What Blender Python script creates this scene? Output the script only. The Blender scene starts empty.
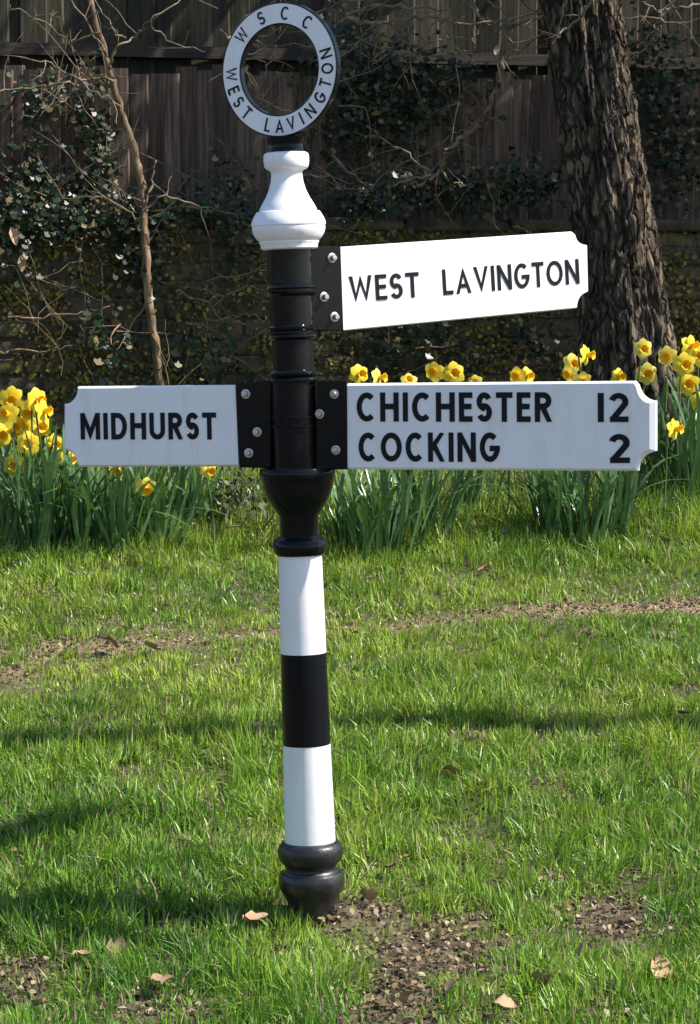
import bpy, bmesh, math, random
import numpy as np
from mathutils import Vector, Matrix, noise

random.seed(7)
rng = np.random.default_rng(11)
scene = bpy.context.scene
COL = scene.collection
R = math.radians

# ------------------------------------------------------------------ camera
W, H, F = 700, 1024, 2500.0          # picture size and focal length in pixels
CAM = Vector((0, 0, 1.42))
YH = 320                              # row of the horizon
PITCH = math.atan((512 - YH) / F)
cd = bpy.data.cameras.new('camera')
cd.sensor_fit = 'VERTICAL'; cd.sensor_height = 24.0; cd.lens = F * 24.0 / H
cd.clip_end = 500
cam = bpy.data.objects.new('camera', cd); COL.objects.link(cam)
cam.location = CAM; cam.rotation_euler = (math.pi / 2 - PITCH, 0, 0)
scene.camera = cam

# ------------------------------------------------------------------ sky, sun, exposure
SUN_EL, SUN_AZ = R(48), R(7.5)          # elevation; azimuth swung from +X towards the camera
SUN = Vector((math.cos(SUN_EL) * math.cos(SUN_AZ), -math.cos(SUN_EL) * math.sin(SUN_AZ), math.sin(SUN_EL)))
world = bpy.data.worlds.new('World'); scene.world = world; world.use_nodes = True
nt = world.node_tree; nt.nodes.clear()
sky = nt.nodes.new('ShaderNodeTexSky'); sky.sky_type = 'NISHITA'; sky.sun_disc = False
sky.sun_elevation = SUN_EL; sky.sun_rotation = math.pi / 2 + SUN_AZ; sky.ozone_density = 3.0
bg = nt.nodes.new('ShaderNodeBackground'); bg.inputs['Strength'].default_value = 0.112
wo = nt.nodes.new('ShaderNodeOutputWorld')
nt.links.new(sky.outputs[0], bg.inputs[0]); nt.links.new(bg.outputs[0], wo.inputs[0])
sl = bpy.data.lights.new('sun', 'SUN'); sl.energy = 5.0; sl.angle = R(0.53); sl.color = (1, .95, .87)
so = bpy.data.objects.new('sun', sl); COL.objects.link(so)
so.rotation_euler = (-SUN).to_track_quat('-Z', 'Y').to_euler(); so.location = (6, 0, 8)
vs = scene.view_settings
vs.view_transform = 'Standard'; vs.look = 'None'; vs.exposure = 0.92; vs.gamma = 1

# ------------------------------------------------------------------ pixel helpers
FWD = Vector((0, math.cos(PITCH), -math.sin(PITCH)))
UP = Vector((0, math.sin(PITCH), math.cos(PITCH)))
WROT = R(12); SK = math.tan(WROT)
def ray(x, y): return Vector((1, 0, 0)) * (x - W / 2) + UP * (H / 2 - y) + FWD * F
def at(x, y, Y):                       # the point on the pixel's ray at distance Y
    d = ray(x, y); return CAM + d * (Y / (d.y - (SK * d.x if Y > 10.35 else 0)))    # the wall, the fences and what grows on them run slightly askew
def onplane(x, y, p0, n):
    d = ray(x, y); return CAM + d * ((p0 - CAM).dot(n) / d.dot(n))
def depth(p): return (p - CAM).dot(FWD)

# ------------------------------------------------------------------ ground height (numpy friendly)
def sstep(a, b, x):
    t = np.clip((x - a) / (b - a), 0, 1); return t * t * (3 - 2 * t)
def ground(x, y):
    x = np.asarray(x, float); y = np.asarray(y, float)
    z = -.036 + 0.192 * (y - 6) * (y > 6) + .10 * np.where(y < 6, np.maximum(y, 4.9) - 6, 0)
    z = z + 0.08 * np.clip(y - 9.15, 0, 1.5)
    und = .014 * np.sin(1.9 * x + 1.1 * y) + .012 * np.sin(-1.3 * x + 2.7 * y + 1) + .006 * np.sin(5.1 * x + 3.3 * y + 2) + .004 * np.sin(9.7 * x - 7.9 * y)
    z = z + und * np.clip((y - 3) / 2, 0, 1)
    z = z + .05 * np.exp(-(((x + .01) / .07) ** 2 + ((y - 6.0) / .09) ** 2))         # soil heaped round the post
    z = np.where(y - SK * x > 10.69, 1.72, z)
    return z
G0 = float(ground(-.1, 6.0))
def gz(x, y): return float(ground(x, y))
def gpix(x, y):                        # where a pixel's ray meets the ground
    d = ray(x, y); t = 3.5 / d.y
    while True:
        p = CAM + d * t
        if p.z <= gz(p.x, p.y) or p.y - SK * p.x > 10.6: return p
        t += .01 / d.y

# ------------------------------------------------------------------ object helpers
def link(o): COL.objects.link(o); return o
def tag(o, label=None, cat=None, group=None, kind=None):
    if label: o['label'] = label
    if cat: o['category'] = cat
    if group: o['group'] = group
    if kind: o['kind'] = kind
    return o
def empty(name, loc=(0, 0, 0), rot=(0, 0, 0)):
    o = bpy.data.objects.new(name, None); o.location = loc; o.rotation_euler = rot; o.empty_display_size = .1
    return link(o)
def mesh(name, verts, faces, mat, parent=None, smooth=False, sharp=None):
    me = bpy.data.meshes.new(name); me.from_pydata([tuple(v) for v in verts], [], faces); me.update()
    me.materials.append(mat)
    if smooth:
        me.polygons.foreach_set('use_smooth', [True] * len(me.polygons))
        if sharp: me.set_sharp_from_angle(angle=R(sharp))
    o = bpy.data.objects.new(name, me)
    if parent: o.parent = parent
    return link(o)
def inst(name, me, parent=None, loc=(0, 0, 0), rot=(0, 0, 0), sc=(1, 1, 1)):
    o = bpy.data.objects.new(name, me); o.location = loc; o.rotation_euler = rot; o.scale = sc
    if parent: o.parent = parent
    return link(o)
def npmesh(name, V, Fs, mat, colors=None, smooth=False, parent=None):   # V (n,3); Fs (m,k) array of one face size
    me = bpy.data.meshes.new(name); n, (m, k) = len(V), Fs.shape
    me.vertices.add(n); me.vertices.foreach_set('co', np.ascontiguousarray(V, np.float32).ravel())
    me.loops.add(m * k); me.loops.foreach_set('vertex_index', np.ascontiguousarray(Fs, np.int32).ravel())
    me.polygons.add(m); me.polygons.foreach_set('loop_start', np.arange(0, m * k, k, dtype=np.int32))
    if smooth: me.polygons.foreach_set('use_smooth', np.ones(m, bool))
    if colors is not None:
        a = me.attributes.new('tint', 'FLOAT_COLOR', 'POINT')
        a.data.foreach_set('color', np.ascontiguousarray(np.c_[colors, np.ones(n)], np.float32).ravel())
    me.materials.append(mat); me.update(calc_edges=True); me.validate()
    o = bpy.data.objects.new(name, me)
    if parent: o.parent = parent
    return link(o)

# ------------------------------------------------------------------ materials
def newmat(name):
    m = bpy.data.materials.new(name); m.use_nodes = True
    t = m.node_tree; b = t.nodes['Principled BSDF']; return m, t, b
def paint(name, col, rough, coat=0, dirt=(.2, .18, .12), dirt_amt=.15, bump=.1, bscale=90, chips=False):
    m, t, b = newmat(name); N = t.nodes; L = t.links
    co = N.new('ShaderNodeTexCoord'); n1 = N.new('ShaderNodeTexNoise'); n1.inputs['Scale'].default_value = 14; n1.inputs['Detail'].default_value = 8
    n1.inputs['Roughness'].default_value = .7
    mp = N.new('ShaderNodeMapping'); mp.inputs['Scale'].default_value = (1.6, 1.6, .35); L.new(co.outputs['Object'], mp.inputs[0]); L.new(mp.outputs[0], n1.inputs['Vector'])
    r = N.new('ShaderNodeMapRange'); r.inputs[1].default_value = .5; r.inputs[2].default_value = .8; r.inputs[4].default_value = dirt_amt
    L.new(n1.outputs['Fac'], r.inputs[0])
    mx = N.new('ShaderNodeMix'); mx.data_type = 'RGBA'; mx.inputs[6].default_value = (*col, 1); mx.inputs[7].default_value = (*dirt, 1)
    L.new(r.outputs[0], mx.inputs[0]); out = mx.outputs[2]
    if chips:
        nc = N.new('ShaderNodeTexNoise'); nc.inputs['Scale'].default_value = 55; nc.inputs['Detail'].default_value = 2; L.new(co.outputs['Object'], nc.inputs['Vector'])
        rc_ = N.new('ShaderNodeMapRange'); rc_.inputs[1].default_value = .80; rc_.inputs[2].default_value = .82; L.new(nc.outputs['Fac'], rc_.inputs[0])
        mc = N.new('ShaderNodeMix'); mc.data_type = 'RGBA'; mc.inputs[7].default_value = (.15, .12, .09, 1); L.new(rc_.outputs[0], mc.inputs[0]); L.new(out, mc.inputs[6]); out = mc.outputs[2]
    L.new(out, b.inputs['Base Color'])
    r2 = N.new('ShaderNodeMapRange'); r2.inputs[3].default_value = rough * .8; r2.inputs[4].default_value = rough * 1.5; L.new(n1.outputs['Fac'], r2.inputs[0]); L.new(r2.outputs[0], b.inputs['Roughness'])
    b.inputs['Coat Weight'].default_value = coat; b.inputs['Coat Roughness'].default_value = .08
    n2 = N.new('ShaderNodeTexNoise'); n2.inputs['Scale'].default_value = bscale; n2.inputs['Detail'].default_value = 3; L.new(co.outputs['Object'], n2.inputs['Vector'])
    bp = N.new('ShaderNodeBump'); bp.inputs['Strength'].default_value = bump; bp.inputs['Distance'].default_value = .004; L.new(n2.outputs['Fac'], bp.inputs['Height']); L.new(bp.outputs[0], b.inputs['Normal'])
    return m
def noisemat(name, cols, scale, rough=.85, stretch=(1, 1, 1), bump=.4, bdist=.01, objvar=.0, detail=8, pos=None, coords='Object'):
    m, t, b = newmat(name); N = t.nodes; L = t.links
    co = N.new('ShaderNodeTexCoord'); mp = N.new('ShaderNodeMapping'); mp.inputs['Scale'].default_value = stretch
    L.new(co.outputs[coords], mp.inputs[0])
    oi = N.new('ShaderNodeObjectInfo'); ad = N.new('ShaderNodeVectorMath'); ad.operation = 'ADD'
    ml = N.new('ShaderNodeMath'); ml.operation = 'MULTIPLY'; ml.inputs[1].default_value = 37 if coords == 'Object' else 0; L.new(oi.outputs['Random'], ml.inputs[0])
    L.new(mp.outputs[0], ad.inputs[0]); L.new(ml.outputs[0], ad.inputs[1])
    n = N.new('ShaderNodeTexNoise'); n.inputs['Scale'].default_value = scale; n.inputs['Detail'].default_value = detail; n.inputs['Roughness'].default_value = .65
    L.new(ad.outputs[0], n.inputs['Vector'])
    cr = N.new('ShaderNodeValToRGB'); e = cr.color_ramp.elements
    pos = pos or [.3 + .4 * i / (len(cols) - 1) for i in range(len(cols))]
    e[0].position = pos[0]; e[0].color = (*cols[0], 1); e[1].position = pos[-1]; e[1].color = (*cols[-1], 1)
    for p, c in list(zip(pos, cols))[1:-1]: q = e.new(p); q.color = (*c, 1)
    L.new(n.outputs['Fac'], cr.inputs[0]); out = cr.outputs[0]
    if objvar:
        hs = N.new('ShaderNodeHueSaturation'); r = N.new('ShaderNodeMapRange'); r.inputs[3].default_value = 1 - objvar; r.inputs[4].default_value = 1 + objvar
        L.new(oi.outputs['Random'], r.inputs[0]); L.new(r.outputs[0], hs.inputs['Value']); L.new(out, hs.inputs['Color']); out = hs.outputs[0]
    L.new(out, b.inputs['Base Color']); b.inputs['Roughness'].default_value = rough
    bp = N.new('ShaderNodeBump'); bp.inputs['Strength'].default_value = bump; bp.inputs['Distance'].default_value = bdist; L.new(n.outputs['Fac'], bp.inputs['Height']); L.new(bp.outputs[0], b.inputs['Normal'])
    return m
def leafmat(name, col=None, trans=.35, rough=.45, spec=.4, objvar=.2):
    """thin leaf: diffuse and gloss on top, some light through; colour from attribute 'tint' when col is None"""
    m, t, b = newmat(name); N = t.nodes; L = t.links
    if col is None:
        a = N.new('ShaderNodeAttribute'); a.attribute_name = 'tint'; src = a.outputs['Color']
    else:
        oi = N.new('ShaderNodeObjectInfo'); hs = N.new('ShaderNodeHueSaturation'); hs.inputs['Color'].default_value = (*col, 1)
        r = N.new('ShaderNodeMapRange'); r.inputs[3].default_value = 1 - objvar; r.inputs[4].default_value = 1 + objvar
        L.new(oi.outputs['Random'], r.inputs[0]); L.new(r.outputs[0], hs.inputs['Value']); src = hs.outputs[0]
    L.new(src, b.inputs['Base Color']); b.inputs['Roughness'].default_value = rough; b.inputs['Specular IOR Level'].default_value = spec
    tr = N.new('ShaderNodeBsdfTranslucent'); L.new(src, tr.inputs[0])
    ms = N.new('ShaderNodeMixShader'); ms.inputs[0].default_value = trans
    L.new(b.outputs[0], ms.inputs[1]); L.new(tr.outputs[0], ms.inputs[2]); L.new(ms.outputs[0], N['Material Output'].inputs[0])
    return m

M_WHITE = paint('white_paint', (.79, .78, .79), .36, dirt=(.42, .38, .31), dirt_amt=.42, bump=.09, bscale=45, chips=True)
M_BLACK = paint('black_gloss_paint', (.005, .006, .008), .10, dirt=(.022, .022, .022), dirt_amt=.15, bump=.07, bscale=28)
M_BLACK.node_tree.nodes['Principled BSDF'].inputs['Specular IOR Level'].default_value = .18
M_BASE = paint('black_weathered_paint', (.012, .012, .013), .30, dirt=(.07, .064, .055), dirt_amt=.5, bump=.35, bscale=60)
M_LETTER = paint('black_letter_paint', (.006, .006, .007), .5, dirt_amt=.0, bump=.03)
M_LETTER.node_tree.nodes['Principled BSDF'].inputs['Specular IOR Level'].default_value = .2
M_STEEL = paint('galvanised_bolt', (.50, .46, .42), .4, dirt=(.25, .17, .10), dirt_amt=.6, bump=.2, bscale=200)
M_STEEL.node_tree.nodes['Principled BSDF'].inputs['Metallic'].default_value = .75

# ================================================================== GROUND (structure)
def axis(a, b, step, far, n): 
    f = np.arange(a, b + 1e-6, step); g = np.geomspace(step * 2, far, n)
    return np.concatenate([a - g[::-1], f, b + g])
gx = axis(-3.6, 3.6, .045, 90, 26); gy = axis(3.0, 10.9, .045, 90, 26)
GX, GY = np.meshgrid(gx, gy)
GZ = ground(GX, GY)
V = np.stack([GX, GY, GZ], -1).reshape(-1, 3); nx, ny = len(gx), len(gy)
ii = (np.arange(ny - 1)[:, None] * nx + np.arange(nx - 1)[None, :]).ravel()
M_SOIL = noisemat('bare_soil_and_thatch', [(.025, .018, .011), (.065, .048, .028), (.10, .078, .045), (.06, .065, .022)], 9, rough=.95, bump=.8, bdist=.02, pos=[.3, .45, .6, .72])
gobj = npmesh('ground', V, np.stack([ii, ii + 1, ii + nx + 1, ii + nx], 1), M_SOIL, smooth=True)
tag(gobj, kind='structure')

M_ROAD = noisemat('asphalt', [(.03, .03, .032), (.06, .058, .055)], 60, rough=.9, bump=.3, bdist=.004)
rx = np.linspace(-60, 60, 61); ry = np.linspace(-6, 1.2, 15); RX, RYY = np.meshgrid(rx, ry); RV = np.stack([RX, RYY, ground(RX, np.full_like(RYY, 0)) * 0 + ground(0, 0) + .03 + np.zeros_like(RX)], -1).reshape(-1, 3)
ii = (np.arange(14)[:, None] * 61 + np.arange(60)[None, :]).ravel()
tag(npmesh('road', RV, np.stack([ii, ii + 1, ii + 62, ii + 61], 1), M_ROAD), kind='structure')

# ================================================================== BRICK RETAINING WALL
WY = 10.62                              # front face of the wall
M_BRICK = noisemat('mossy_brick', [(.010, .011, .006), (.045, .042, .012), (.10, .07, .036), (.035, .026, .016), (.085, .078, .02)], 13, rough=.95, bump=.9, bdist=.02, objvar=.35, pos=[.3, .42, .52, .6, .72])
M_MORTAR = noisemat('old_mortar', [(.015, .015, .009), (.10, .088, .06)], 8, rough=.95, bump=.6)
M_COPING = noisemat('mossy_coping_stone', [(.012, .012, .008), (.05, .044, .022), (.09, .08, .055)], 10, rough=.95, bump=.7, objvar=.25)
wall = empty('brick_wall', (0, WY + .12, .80), (0, 0, WROT))
tag(wall, 'low mossy brick retaining wall behind the daffodils', 'wall')
WT = 1.79                               # top of brickwork
def blob_box(name, sx, sy, sz, jit, seed):
    """bevelled, slightly uneven block"""
    rd = random.Random(seed); bm = bmesh.new(); bmesh.ops.create_cube(bm, size=1)
    for v in bm.verts: v.co = Vector((v.co.x * sx + rd.uniform(-jit, jit), v.co.y * sy + rd.uniform(-jit, jit), v.co.z * sz + rd.uniform(-jit, jit)))
    bmesh.ops.bevel(bm, geom=list(bm.edges), offset=min(sx, sy, sz) * .12, segments=1, affect='EDGES')
    me = bpy.data.meshes.new(name); bm.to_mesh(me); bm.free(); return me
BR = []
for i in range(7):
    me = blob_box('brick', .212, .10, .066, .006, i); me.materials.append(M_BRICK); BR.append(me)
rest = []
row = 0; z = .80
while z < WT - .03:
    x = -4.3 + (.112 if row % 2 else 0) + random.uniform(-.02, .02)
    while x < 4.3:
        l = random.choice([1, 1, 1, .5, .92]); wd = .226 * l
        c = Vector((x + wd / 2, .0, z + .039)); dy = random.uniform(-.010, .012); rz = random.uniform(-.02, .02)
        if abs(c.x) < 1.85:
            inst('brick', random.choice(BR), wall, (c.x, -.07 + dy, c.z - .80), (random.uniform(-.05, .05), random.uniform(-.02, .02), rz * 2), (l * (1 if l == 1 else .97), 1, random.uniform(.95, 1.04)))
        else: rest.append((c.x, WY + .05 + dy, c.z, l))
        x += wd
    row += 1; z += .0775
def boxes(name, items, mat, parent=None):
    V, Fc = [], []
    for (x0, x1, y0, y1, z0, z1) in items:
        b = len(V); V += [(x0, y0, z0), (x1, y0, z0), (x1, y1, z0), (x0, y1, z0), (x0, y0, z1), (x1, y0, z1), (x1, y1, z1), (x0, y1, z1)]
        Fc += [tuple(b + i for i in f) for f in ((0, 3, 2, 1), (4, 5, 6, 7), (0, 1, 5, 4), (1, 2, 6, 5), (2, 3, 7, 6), (3, 0, 4, 7))]
    return mesh(name, V, Fc, mat, parent)
wl = Vector(wall.location)
tag(boxes('brickwork', [(x - .106 * l, x + .106 * l, y - .05 - wl.y, y + .05 - wl.y, z - .033 - wl.z, z + .033 - wl.z) for x, y, z, l in rest], M_BRICK, wall), kind='stuff')
boxes('mortar', [(-4.35, 4.35, -.108, .10, -.35, WT - .80)], M_MORTAR, wall)
CP = []
for i in range(4):
    me = blob_box('coping_stone', .44, .30, .055, .010, 20 + i); me.materials.append(M_COPING); CP.append(me)
x = -4.3
while x < 4.3:
    inst('coping_stone', random.choice(CP), wall, (x + .22, random.uniform(-.012, .012), WT - .80 + .030 + random.uniform(-.004, .006)), (0, random.uniform(-.012, .012), random.uniform(-.015, .015))); x += .452

def moss(parent):
    r_ = np.random.default_rng(91); n = 34000; X = r_.uniform(-2.6, 2.6, n); Z = r_.uniform(.85, WT + .05, n)
    v = lambda s, k: np.array([noise.noise(Vector((x * s, z * s * 1.3, k))) for x, z in zip(X, Z)])
    keep = v(3.0, 1.0) * .6 + v(9.0, 4.0) * .5 + r_.normal(0, .12, n) > -.06; X, Z = X[keep], Z[keep]; n = len(X)
    pos = np.stack([X, WY + r_.uniform(-.022, .012, n), Z], 1); nr = np.array([[.1, -1., .35]]) + r_.normal(0, .75, (n, 3))
    pal = np.array([[.26, .22, .04], [.17, .16, .03], [.32, .24, .09], [.10, .11, .025], [.26, .17, .08]]); c = pal[r_.integers(0, 5, n)] * r_.uniform(.5, 1.2, (n, 1))
    P, Fs, C = leaf_batch(pos, nr, r_.uniform(.009, .026, n), OVAL * np.array([[1.7, 1.]]), r_, c, roll=r_.normal(0, 1, (n, 3)))
    tag(npmesh('moss', P - np.array(parent.location)[None], Fs, M_MOSS, C, parent=parent), kind='stuff')
# ================================================================== FENCES
M_BOARD = noisemat('weathered_fence_board', [(.018, .011, .008), (.08, .052, .036), (.17, .12, .085)], 6, rough=.9, stretch=(9, 9, .55), bump=.5, bdist=.006, objvar=.4)
M_BOARD2 = noisemat('greened_fence_board', [(.010, .009, .005), (.034, .029, .014), (.07, .06, .032)], 6, rough=.9, stretch=(9, 9, .6), bump=.5, bdist=.006, objvar=.4)
M_RAIL = noisemat('fence_rail_wood', [(.014, .010, .007), (.055, .038, .026)], 7, rough=.9, stretch=(.6, 9, 9), bump=.4)
def fence(name, label, Y, z0, z1, mat, seed, pitch, jit, rails):
    rd = random.Random(seed); f = empty(name, (0, Y, z0), (0, 0, WROT)); tag(f, label, 'fence')
    metas = []
    for i in range(3):                  # feather-edged boards: thick proud edge to the right, thin edge tucked to the left
        h = z1 - z0; w = pitch * 1.22; n = 3
        V = []; 
        for k in range(n + 1):
            zz = h * k / n; b = rd.uniform(-.004, .004)
            V += [(-w / 2 + b, -.004, zz), (w / 2 - .012 + b, -.021, zz), (w / 2 + b, -.004, zz), (-w / 2 + b, .004, zz)]
        Fc = []
        for k in range(n):
            o = 4 * k; Fc += [(o + j, o + (j + 1) % 4, o + 4 + (j + 1) % 4, o + 4 + j) for j in range(4)]
        Fc += [(3, 2, 1, 0), tuple(4 * n + j for j in range(4))]
        me = bpy.data.meshes.new('board'); me.from_pydata(V, [], Fc); me.materials.append(mat); metas.append(me)
    x = -4.2; 
    while x < 4.2:
        p = pitch * rd.uniform(.86, 1.1)
        if rd.random() > .03:
            inst('board', rd.choice(metas), f, (x, rd.uniform(-.004, .006), rd.uniform(-.015, .008)), (rd.uniform(-.012, .012), rd.uniform(-.018, .018), rd.uniform(-.07, .10)), (rd.uniform(.95, 1.05), 1, 1 + rd.uniform(-jit, jit)))
        x += p
    for (a, b, dy, tk) in rails:
        boxes('rail', [(-4.3, 4.3, dy, dy + tk, a - z0, b - z0)], M_RAIL, f)
    boxes('backing_board', [(-4.3, 4.3, .028, .040, 0, z1 - z0 - .06)], mat, f)
    return f
FY, FY2 = 10.76, 11.15
fence('closeboard_fence', 'low weathered brown board fence standing on the brick wall', FY, 1.83, at(0, 66, FY).z, M_BOARD, 3, .070, .03, [(1.9, 1.96, .045, .05), (2.3, 2.35, .045, .05)])
fence('tall_board_fence', 'taller greenish board fence behind the low fence', FY2, 1.70, 3.3, M_BOARD2, 5, .095, .02, [(at(0, 56, FY2).z, at(0, 44, FY2).z, -.085, .06), (3.0, 3.06, .045, .05)])

# ================================================================== TUBES (stems, twigs)
def tube(paths, sides=6):
    """paths: lists of (Vector, radius) -> verts, faces"""
    V, Fc = [], []
    for P in paths:
        n = len(P); b = len(V); up = Vector((.31, .2, .93))
        for i, (p, r) in enumerate(P):
            t = (P[min(i + 1, n - 1)][0] - P[max(i - 1, 0)][0]).normalized()
            a = t.cross(up); a = a.normalized() if a.length > 1e-4 else Vector((1, 0, 0)); c = t.cross(a)
            for k in range(sides):
                th = 2 * math.pi * k / sides; V.append(p + (a * math.cos(th) + c * math.sin(th)) * r)
        for i in range(n - 1):
            for k in range(sides):
                k2 = (k + 1) % sides; Fc.append((b + i * sides + k, b + i * sides + k2, b + (i + 1) * sides + k2, b + (i + 1) * sides + k))
        Fc.append(tuple(b + (n - 1) * sides + k for k in range(sides)))
    return V, Fc
def smoothpath(pts, rs, n=6, wob=0.0):
    """Catmull-Rom through pts with a little wobble"""
    out = []; m = len(pts)
    for i in range(m - 1):
        p0, p1, p2, p3 = pts[max(i - 1, 0)], pts[i], pts[i + 1], pts[min(i + 2, m - 1)]
        for k in range(n):
            t = k / n
            q = .5 * ((2 * p1) + (p2 - p0) * t + (2 * p0 - 5 * p1 + 4 * p2 - p3) * t * t + (3 * p1 - p0 - 3 * p2 + p3) * t ** 3)
            q = q + Vector((random.gauss(0, wob), random.gauss(0, wob), random.gauss(0, wob)))
            out.append((q, rs[i] + (rs[i + 1] - rs[i]) * t))
    out.append((pts[-1], rs[-1])); return out
def wander(p, d, length, r, rd, depth_=2, bend=.35, paths=None, grav=0):
    if paths is None: paths = []
    n = max(4, int(length / .05)); P = [(p.copy(), r)]; d = d.normalized(); s = length / n
    for i in range(n):
        d = (d + Vector((rd.gauss(0, bend), rd.gauss(0, bend * .5), rd.gauss(0, bend) - grav)) * .35).normalized()
        p = p + d * s; P.append((p.copy(), r * (1 - .8 * (i + 1) / n)))
        if depth_ and rd.random() < .22:
            wander(p, d + Vector((rd.gauss(0, .8), rd.gauss(0, .4), rd.gauss(0, .8))), length * rd.uniform(.25, .5), r * .6, rd, depth_ - 1, bend, paths, grav)
    paths.append(P); return paths

M_BARK = noisemat('rough_tree_bark', [(.018, .013, .009), (.10, .071, .045), (.25, .18, .11)], 5, rough=.95, stretch=(5, 5, 1.2), bump=.9, bdist=.02, pos=[.35, .5, .66])
def crack(m, scale, stretch, col, width):
    """fissures: dark joints between stretched cells, cut into colour and relief"""
    t = m.node_tree; N = t.nodes; L = t.links; b = N['Principled BSDF']
    co = N.new('ShaderNodeTexCoord'); nz = N.new('ShaderNodeTexNoise'); nz.inputs['Scale'].default_value = 9; nz.inputs['Detail'].default_value = 5; L.new(co.outputs['Object'], nz.inputs['Vector'])
    mx = N.new('ShaderNodeVectorMath'); mx.operation = 'MULTIPLY_ADD'; mx.inputs[1].default_value = (.09, .09, .09); L.new(nz.outputs['Color'], mx.inputs[0]); L.new(co.outputs['Object'], mx.inputs[2])
    mp = N.new('ShaderNodeMapping'); mp.inputs['Scale'].default_value = stretch; L.new(mx.outputs[0], mp.inputs[0])
    vo = N.new('ShaderNodeTexVoronoi'); vo.feature = 'DISTANCE_TO_EDGE'; vo.inputs['Scale'].default_value = scale; L.new(mp.outputs[0], vo.inputs['Vector'])
    r = N.new('ShaderNodeMapRange'); r.inputs[2].default_value = width; L.new(vo.outputs['Distance'], r.inputs[0])
    src = b.inputs['Base Color'].links[0].from_socket; mc = N.new('ShaderNodeMix'); mc.data_type = 'RGBA'; mc.inputs[6].default_value = (*col, 1)
    L.new(r.outputs[0], mc.inputs[0]); L.new(src, mc.inputs[7]); L.new(mc.outputs[2], b.inputs['Base Color'])
    nb = b.inputs['Normal'].links[0].from_node; b2 = N.new('ShaderNodeBump'); b2.inputs['Strength'].default_value = 1; b2.inputs['Distance'].default_value = .02
    L.new(r.outputs[0], b2.inputs['Height']); L.new(nb.outputs[0], b2.inputs['Normal']); L.new(b2.outputs[0], b.inputs['Normal'])
crack(M_BARK, 26, (1, 1, .28), (.012, .009, .006), .16)
M_TWIG = noisemat('pale_dry_twig', [(.05, .036, .02), (.15, .11, .065), (.26, .205, .13)], 25, rough=.9, bump=.3, bdist=.003)
M_STEM = noisemat('brown_sapling_bark', [(.03, .02, .012), (.15, .095, .05), (.36, .25, .14)], 12, rough=.9, stretch=(3, 3, 1), bump=.5, bdist=.005)

# ------------------------------------------------------------------ big tree on the right
def bark_trunk(name, pts, rs, parent, seg=150, sub=40, amp=.03):
    path = smoothpath(pts, rs, sub); V, Fc = [], []; zz = 0
    for i, (p, r) in enumerate(path):
        if i: zz += (p - path[i - 1][0]).length
        for k in range(seg):
            th = 2 * math.pi * k / seg; cx, sx = math.cos(th), math.sin(th)
            q = Vector((cx * 2.6, sx * 2.6, zz * 1.1))
            f = noise.fractal(q * 1.6, 1, 2.1, 4)
            rid = 1 - abs(noise.noise(Vector((cx * 5.5 + .4 * f, sx * 5.5 + .4 * f, zz * 1.9 + f))))   # long vertical ridges
            rid2 = 1 - abs(noise.noise(Vector((cx * 11, sx * 11, zz * 5.5))))
            fis = max(0, abs(noise.noise(Vector((cx * 7 + .7 * f, sx * 7 + .7 * f, zz * 2.6 + .5 * f)))) * 3.2); cr = max(0, abs(noise.noise(Vector((cx * 4 + 5, sx * 4, zz * 9 + f)))) * 4)
            pl_ = min(1, fis) ** .6 * (.6 + .4 * min(1, cr))                       # plates parted by fissures
            V.append(p + Vector((cx, sx, 0)) * (r * (1 + .08 * f) + amp * (pl_ - .7) + amp * .5 * (rid ** 3 - .6) + amp * .25 * (rid2 ** 2 - .6)))
    n = len(path)
    for i in range(n - 1):
        for k in range(seg):
            k2 = (k + 1) % seg; Fc.append((i * seg + k, i * seg + k2, (i + 1) * seg + k2, (i + 1) * seg + k))
    return mesh(name, V, Fc, M_BARK, parent, smooth=True)
TY = 10.25
tb = at(640, 420, TY); tree = empty('big_tree', (tb.x, TY, gz(tb.x, TY)))
tag(tree, 'thick rough-barked tree trunk leaning left in front of the fence', 'tree')
def tl(v, o): return v - Vector(o.location)
tp = [(646, 520), (632, 400), (622, 300), (609, 190), (594, 100), (582, 10), (570, -80), (552, -260)]
tr = [64, 50, 42, 39, 38, 37, 36, 33]
bark_trunk('trunk', [tl(at(x, y, TY), tree) for x, y in tp], [r * 10.3 / F for r in tr], tree, amp=.036)
top = at(552, -260, TY)
rd = random.Random(4)
limbs = []
for (dx, dy, dz, L, r) in [(-.8, .9, .9, 2.4, .05), (.5, .6, 1, 2.6, .07), (-.3, .8, 1, 2.4, .05), (.9, .25, .6, 2.4, .05), (.2, .5, 1, 2.2, .05)]:
    wander(top - Vector((0, 0, rd.uniform(.05, .3))), Vector((dx, dy, dz)), L, r, rd, 2, .22, limbs)
V, Fc = tube(limbs, 6); mesh('limbs', [tl(v, tree) for v in V], Fc, M_BARK, tree, smooth=True)

# leaf batches -----------------------------------------------------
def leaf_batch(pos, nrm, size, shape, rdn, cols, roll=None):
    """many small flat leaves at once. shape: (k,2) outline in unit size, slightly folded along its midrib"""
    n = len(pos); k = len(shape); nrm = nrm / np.linalg.norm(nrm, axis=1, keepdims=True)
    ref = np.tile([0., 0, 1], (n, 1)) + rdn.normal(0, .35, (n, 3)) if roll is None else roll
    a = np.cross(ref, nrm); a /= np.linalg.norm(a, axis=1, keepdims=True) + 1e-9; b = np.cross(nrm, a)
    sx = shape[:, 0][None, :, None]; sy = shape[:, 1][None, :, None]; s = size[:, None, None]
    fold = (np.abs(shape[:, 0]) * .35)[None, :, None]
    P = pos[:, None, :] + s * (sx * a[:, None] + sy * b[:, None] + fold * nrm[:, None])
    return P.reshape(-1, 3), (np.arange(n)[:, None] * k + np.arange(k)[None, :]), np.repeat(cols, k, 0)
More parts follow.
